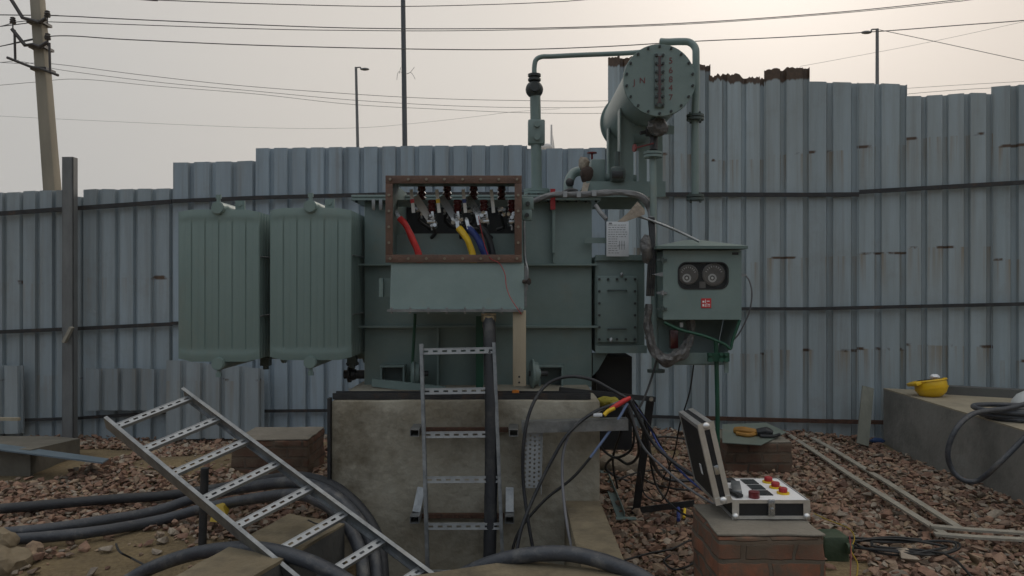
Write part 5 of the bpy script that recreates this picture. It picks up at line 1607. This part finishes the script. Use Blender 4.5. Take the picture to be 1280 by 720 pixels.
# jug, wires and coil by the near pier
b = MB(); b.box2(G(1030, 700, .05) + V(0, 0, -.05), G(1064, 700, .05) + V(0, .16, .13), .03)
b.cyl(G(1064, 695, .1) + V(0, .06, .02), G(1064, 695, .1) + V(.03, .06, .02), .03, seg=12)
tag(b.build('green_jug', olive), 'dark green plastic jug lying against the near brick pier', 'jug')
pts = []
c = G(1130, 688, .06)
for k in range(60):
    a = k * .36 + 1
    pts.append(V(c.x + (.27 + .05 * math.sin(k * .4)) * math.cos(a) + .05 * math.sin(k * .13), c.y + (.11 + .02 * math.sin(k * .31)) * math.sin(a), .085 + .01 * math.sin(k * .9)))
pts = [G(1028, 668, .11), G(1060, 672, .1)] + pts + [G(1180, 692, .09), G(1215, 722, .09)]
cable('wire_coil', 'thin black wire coil lying on the stones right of the near pier', pts, .007, wire_m, 'wire', None, 6, 3)
cable('thin_wire', 'crinkled yellow wire on the stones beside the green jug', [G(1018, 642, .1), G(1035, 650, .09), G(1060, 660, .1), G(1068, 672, .12), G(1064, 688, .14), G(1072, 705, .12), G(1070, 725, .1)], .0035, yellow_dull, 'wire', None, 6)
cable('thin_wire', 'red wire hanging down the front of the green jug', [G(1062, 670, .2), G(1064, 690, .18), G(1063, 720, .1), G(1066, 740, .08)], .0032, red_dull, 'wire', None, 6)
cable('thin_wire', 'thin black wire looping over stones left of the near pier', [G(775, 702, .09), G(810, 692, .1), G(840, 686, .1), G(865, 676, .1), G(870, 700, .1), G(845, 712, .1), G(830, 702, .09), G(838, 694, .1)], .006, wire_m, 'wire', None, 6)
t = thing('small_battery', 'tiny blue and yellow item on the stones left of the near pier', 'debris', G(852, 648, .07))
b = MB(); b.cyl(G(848, 650, .07), G(848, 641, .07) + V(0, 0, .03), .012); b.build('blue_end', bluep, t)
b = MB(); b.cyl(G(855, 647, .07), G(856, 640, .08) + V(0, 0, .02), .009); b.build('yellow_end', yellowp, t)

# stake, yellow cloth, rocks at the left
b = MB(); p = G(252, 690); b.cyl(V(p.x, p.y, -.1), V(P(256, 585, p.y).x, p.y, P(256, 585, p.y).z), .0235, seg=14)
tag(b.build('steel_stake', dark_steel), 'dark round steel stake standing in the gravel behind the tilted ladder', 'stake')
b = MB(); b.poly([P(266, 638, 4.6), P(279, 634, 4.62), P(283, 645, 4.6), P(273, 653, 4.55), P(262, 652, 4.55)], (0, .05, .02))
tag(b.build('yellow_scrap', yellow_dull), 'yellow plastic scrap on the gravel behind the steel stake', 'scrap')
for i, (px, py, z_, r_, lab) in enumerate(((3, 705, .04, .13, 'large tan rock lowest in the pile by the near gravel'), (2, 676, .14, .085, 'smaller tan rock resting on top of the larger one'), (-40, 690, .05, .14, 'tan rock mostly cut off by the picture edge'))):
    b = MB(); b.ball(G(px, py, z_), r_, 3, (.9, .8, .75), .45, i + 20)
    tag(b.build('rock', rock_tan), lab, 'rock', 'tan rocks in a pile')
cable('thin_wire', 'thin dark wire sticking out of the earth near the thick cables', [G(145, 680, .05), G(150, 690, .1), G(165, 698, .05), G(182, 707, .04)], .006, wire_m, 'wire', None, 6)
cable('thin_wire', 'thin black wire curving over the trench wall top', [P(385, 650, 3.75), P(398, 655, 3.72), P(413, 652, 3.75), P(424, 640, 3.8)], .004, wire_m, 'wire', None, 6)
b = MB(); b.bar(G(-30, 523, .2), P(24, 524, 7.6), .04, .03)
tag(b.build('timber_batten', wood), 'thin timber batten lying by the fence foot at the slab', 'batten')

# ------------------------------------------------------------------ beyond the fence
def U(px, py): return P(px, py, 14.0)


pole = thing('utility_pole', 'leaning concrete utility pole with bent steel cross arms behind the fence', 'utility pole', V(-8.4, 14, 0))
b = MB(); a0, a1 = V(-8.36, 14, -.2), U(45, -26)
d = (a1 - a0)
b.box((a0 + a1) / 2, (.30, .30, d.length), (V(1, 0, 0) - d.normalized() * d.normalized().x, V(0, 1, 0), d), .04)
for v in b.bm.verts:
    f = (v.co.z - a0.z) / d.z; c = a0 + d * f; v.co = c + (v.co - c) * (.92 - .28 * f)
b.build('shaft', conc_pole, pole)


def arm(pts, r=.035, m=insul):
    return MB().tube([U(*p) - V(0, .2, 0) for p in pts], r, 8, straight=True).build('cross_arm', m, pole)


arm([(22, 3), (37, 27), (48, 30), (57, 33), (66, 28)])
arm([(24, 41), (40, 61), (50, 60), (58, 63), (68, 57)])
arm([(18, 76), (46, 87), (60, 90), (81, 98)], .025)
for x, y0, y1 in ((27, 42, 79), (70, 58, 95)):
    MB().tube([U(x, y0) - V(0, .2, 0), U(x + 1, y1) - V(0, .2, 0)], .022, 8).build('stay_rod', insul, pole)
for x, y in ((67.5, 22), (68, 50), (25, 30)):
    c = U(x, y) - V(0, .2, 0)
    MB().lathe(c, (0, 0, 1), [(-.18, 0), (-.18, .012), (-.06, .012), (-.06, .05), (-.035, .055), (-.02, .04), (.0, .055), (.02, .04), (.045, .045), (.06, .02), (.062, 0)], 14).build('insulator', insul, pole)
for y in (30, 61, 88):
    f = U(50, y).z; s_ = a0 + d * ((f - a0.z) / d.z)
    MB().box(s_, (.30, .30, .05)).build('band', insul, pole)


def lamp(label, px, ytop, Y, hx_, hy_, lean=0):
    base = P(px + lean, 360, Y); base.z = 0
    t = thing('street_lamp', label, 'street lamp', base, 'street lamps beyond the fence')
    top = P(px, ytop, Y)
    b = MB(); b.cyl(base, top, .10, .06, seg=12); b.build('pole', lampgrey, t)
    h = P(hx_, hy_, Y)
    s = 1 if hx_ > px else -1
    b = MB(); b.tube([top + V(0, 0, -.02), top.lerp(h, .5) + V(0, 0, .04), h - V(s * .2, 0, 0)], .03, 8); b.build('arm', lampgrey, t)
    b = MB(); b.ball(h, .17, 2, (1.3, .7, .38)); b.build('lamp_head', lampgrey, t)


lamp('slim street lamp with its head facing right, left of the tall mast', 445, 84, 35, 456, 86.5, 7)
lamp('slim street lamp with its head facing left above the right fence', 1096.5, 36, 30, 1083, 40.5, 0)
t = thing('steel_mast', 'tall dark steel mast rising out of the picture with a snagged wire tuft', 'mast', V((508 - 640) * 25 / F, 25, 0))
b = MB(); b.cyl(V((509 - 640) * 25 / F, 25, 0), P(503, -70, 25), .095, .075, seg=14); b.build('shaft', mastgrey, t)
b = MB()
for pts in ([(505, 92), (498, 90), (496, 100)], [(505, 93), (512, 91), (518, 84)], [(507, 93), (514, 91), (519, 99)], [(499, 92), (501, 84)]):
    b.tube([P(x, y, 24.9) for x, y in pts], .007, 5)
b.build('snagged_wire', skywire, t)
t = thing('distant_tower', 'pale distant pointed tower beyond the fence by the riser pipe', 'tower', V((690.5 - 640) * 300 / F, 300, 0))
b = MB(); c = V((690.5 - 640) * 300 / F, 300, 0); zt_ = P(690, 156, 300).z
b.cyl(c, c + V(-.4, 0, zt_), 1.6, .35, seg=10); b.build('spire', tower_m, t)
b = MB(); b.poly([c + V(.6, 0, 40), c + V(3.2, 0, 40), c + V(.2, 0, zt_ - 4)], (0, 1, 0)); b.build('stay_fan', tower_m, t)
b = MB(); b.ball(c + V(-2.4, 0, P(0, 184, 300).z), 1.9, 2, (1.4, 1, .8)); b.build('pier_cap', tower_m, t)

WR = 'overhead wires in the sky'
def wire(label, pts, Y0, Y1, r):
    x0, x1 = pts[0][0], pts[-1][0]
    q = []
    for (x, y) in pts:
        t = (x - x0) / (x1 - x0)
        q.append(P(x, y, Y0 + (Y1 - Y0) * t))
    if pts[0][0] < 0 or pts[0][1] < 0:
        q.insert(0, q[0] + (q[0] - q[1]).normalized() * 14)
    if pts[-1][0] > 1280 or pts[-1][1] < 0:
        q.append(q[-1] + (q[-1] - q[-2]).normalized() * 14)
    o = MB().tube(q, r, 6, 10).build('overhead_wire', skywire, angle=80)
    tag(o, label, 'wire', WR)


wire('topmost overhead wire, sagging into the picture top between pole and mast', [(110, -6), (175, -1), (320, 4.5), (480, 8), (600, 6), (700, 2), (780, -4)], 14, 20, .010)
wire('overhead wire from the upper right insulator, crossing the mast near the top', [(-40, 18), (67, 19.5), (160, 24), (320, 31), (440, 35), (560, 36), (700, 34.5), (870, 28), (1050, 15), (1195, 0), (1260, -8)], 13.8, 18, .010)
wire('overhead wire just below the one from the upper right insulator', [(-40, 38), (0, 33), (25, 27), (68, 27.5), (320, 36), (440, 38), (560, 38.5), (700, 36), (870, 29.5), (1050, 16.5), (1195, 2), (1260, -6)], 13.8, 18.5, .008)
wire('long overhead wire passing behind the conservator drum to the right edge', [(-40, 66), (0, 58), (68, 45), (160, 49.5), (320, 56.5), (500, 61), (640, 62), (760, 58), (860, 52), (980, 46.5), (1095, 39.5), (1200, 31.5), (1280, 25.5), (1400, 14)], 13.8, 16, .010)
wire('highest of three close thin wires left of the riser pipe', [(-40, 76), (20, 79), (68, 80), (180, 94), (300, 107), (440, 117.5), (540, 123), (640, 125.5), (760, 126), (900, 120)], 22, 26, .008)
wire('middle of three close thin wires left of the riser pipe', [(-40, 82), (20, 76.5), (80, 88), (200, 103), (320, 114), (440, 125), (560, 132), (660, 134.5), (760, 133.5), (900, 126)], 24, 28, .008)
wire('lowest of three close thin wires left of the riser pipe', [(-40, 110), (40, 103), (100, 99), (200, 108), (320, 117.5), (440, 130.5), (560, 137), (660, 141), (760, 141.5), (900, 137)], 26, 30, .008)
wire('faint lone wire low in the sky between pole and street lamp', [(-40, 143), (100, 150), (320, 159.5), (440, 160), (520, 154), (600, 145), (640, 140), (700, 136)], 45, 50, .008)
wire('wire slanting down from the right street lamp to the picture edge', [(1098, 37), (1160, 50), (1220, 63), (1280, 76), (1340, 88)], 30, 30, .013)
wire('faint wire rising past the right street lamp', [(1000, 83), (1060, 72), (1160, 53), (1280, 27), (1340, 13)], 50, 50, .010)
wire('upper of two thin wires just above the right fence', [(1080, 114), (1140, 110), (1220, 105), (1330, 99)], 40, 40, .010)
wire('lower of two thin wires just above the right fence', [(1080, 124), (1140, 117), (1220, 111), (1330, 106)], 40, 40, .012)

# ------------------------------------------------------------------ hazy air
hm = bpy.data.materials.new('hazy_air'); hm.use_nodes = True
ht = hm.node_tree; ht.nodes.clear()
ho = ht.nodes.new('ShaderNodeOutputMaterial'); hv = ht.nodes.new('ShaderNodeVolumePrincipled')
hv.inputs['Color'].default_value = (.96, .94, .90, 1); hv.inputs['Density'].default_value = .0010; hv.inputs['Anisotropy'].default_value = .2
ht.links.new(hv.outputs[0], ho.inputs['Volume'])
hz_ = MB().box2((-320, -60, -1.6), (320, 345, 75)).build('haze', hm, origin=(0, 0, 0))
hz_['kind'] = 'stuff'

# ------------------------------------------------------------------ sky, sun, camera
SUN_AZ, SUN_EL = R(20), R(27)      # azimuth to the right of the viewing direction
world = bpy.data.worlds.new('World'); sc.world = world; world.use_nodes = True
nt = world.node_tree; N, L = nt.nodes, nt.links
bg = N['Background']
sky = N.new('ShaderNodeTexSky'); sky.sky_type = 'NISHITA'; sky.sun_disc = False
sky.sun_elevation = SUN_EL; sky.sun_rotation = SUN_AZ
sky.air_density = 1.5; sky.dust_density = 9.0; sky.ozone_density = 1.0; sky.altitude = 0
hs = N.new('ShaderNodeHueSaturation'); hs.inputs['Saturation'].default_value = .30; hs.inputs['Value'].default_value = 1.0
L.new(sky.outputs[0], hs.inputs['Color'])
# thick dust haze: even pale veil, a touch warmer and brighter towards the sun
tc = N.new('ShaderNodeTexCoord')
sd = V(math.sin(SUN_AZ + R(12)) * math.cos(SUN_EL), math.cos(SUN_AZ + R(12)) * math.cos(SUN_EL), math.sin(SUN_EL))
dp = N.new('ShaderNodeVectorMath'); dp.operation = 'DOT_PRODUCT'; dp.inputs[1].default_value = sd
L.new(tc.outputs['Generated'], dp.inputs[0])
rp = N.new('ShaderNodeValToRGB'); rp.color_ramp.interpolation = 'EASE'
e = rp.color_ramp.elements
e[0].position = 0.0; e[0].color = (3.1, 3.5, 4.0, 1)
e[1].position = 1.0; e[1].color = (6.05, 5.3, 4.65, 1)
for p_, c_ in ((.5, (3.3, 3.6, 3.9, 1)), (.70, (4.9, 4.83, 4.7, 1)), (.90, (6.0, 5.6, 5.15, 1))):
    q = e.new(p_); q.color = c_
mr = N.new('ShaderNodeMapRange'); mr.inputs['From Min'].default_value = -1; mr.inputs['From Max'].default_value = 1
L.new(dp.outputs['Value'], mr.inputs['Value']); L.new(mr.outputs[0], rp.inputs['Fac'])
sxyz = N.new('ShaderNodeSeparateXYZ'); L.new(tc.outputs['Generated'], sxyz.inputs[0])
el = N.new('ShaderNodeMapRange'); el.interpolation_type = 'SMOOTHSTEP'; el.inputs['From Min'].default_value = 0.0; el.inputs['From Max'].default_value = .75; el.inputs['To Min'].default_value = .38; el.inputs['To Max'].default_value = 1.75
L.new(sxyz.outputs['Z'], el.inputs['Value'])
bk = N.new('ShaderNodeMapRange'); bk.interpolation_type = 'SMOOTHSTEP'; bk.inputs['From Min'].default_value = .45; bk.inputs['From Max'].default_value = -.1
L.new(sxyz.outputs['Y'], bk.inputs['Value'])
fm = N.new('ShaderNodeMix'); fm.data_type = 'FLOAT'; fm.inputs['A'].default_value = 1.0
L.new(bk.outputs[0], fm.inputs['Factor']); L.new(el.outputs[0], fm.inputs['B'])
vs_ = N.new('ShaderNodeVectorMath'); vs_.operation = 'SCALE'; L.new(rp.outputs[0], vs_.inputs[0]); L.new(fm.outputs['Result'], vs_.inputs['Scale'])
mx = N.new('ShaderNodeMix'); mx.data_type = 'RGBA'; mx.inputs['Factor'].default_value = .95
L.new(hs.outputs[0], mx.inputs['A']); L.new(vs_.outputs[0], mx.inputs['B'])
L.new(mx.outputs['Result'], bg.inputs['Color'])
bg.inputs['Strength'].default_value = .10

sun = bpy.data.lights.new('sun', 'SUN'); sun.energy = .6; sun.angle = R(18); sun.color = (1, .93, .84)
so = bpy.data.objects.new('sun', sun); col.objects.link(so)
so.rotation_euler = V(math.sin(SUN_AZ) * math.cos(SUN_EL), math.cos(SUN_AZ) * math.cos(SUN_EL), math.sin(SUN_EL)).to_track_quat('Z', 'Y').to_euler()

cam = bpy.data.cameras.new('camera'); cam.sensor_width = 36; cam.lens = F / 1280 * 36; cam.clip_start = .05; cam.clip_end = 2000
co = bpy.data.objects.new('camera', cam); col.objects.link(co)
co.location = (0, 0, CZ); co.rotation_euler = (R(90), 0, 0)
sc.camera = co
sc.view_settings.view_transform = 'Standard'; sc.view_settings.look = 'None'; sc.view_settings.gamma = 1
sc.view_settings.use_curve_mapping = False
sc.view_settings.exposure = 0.24
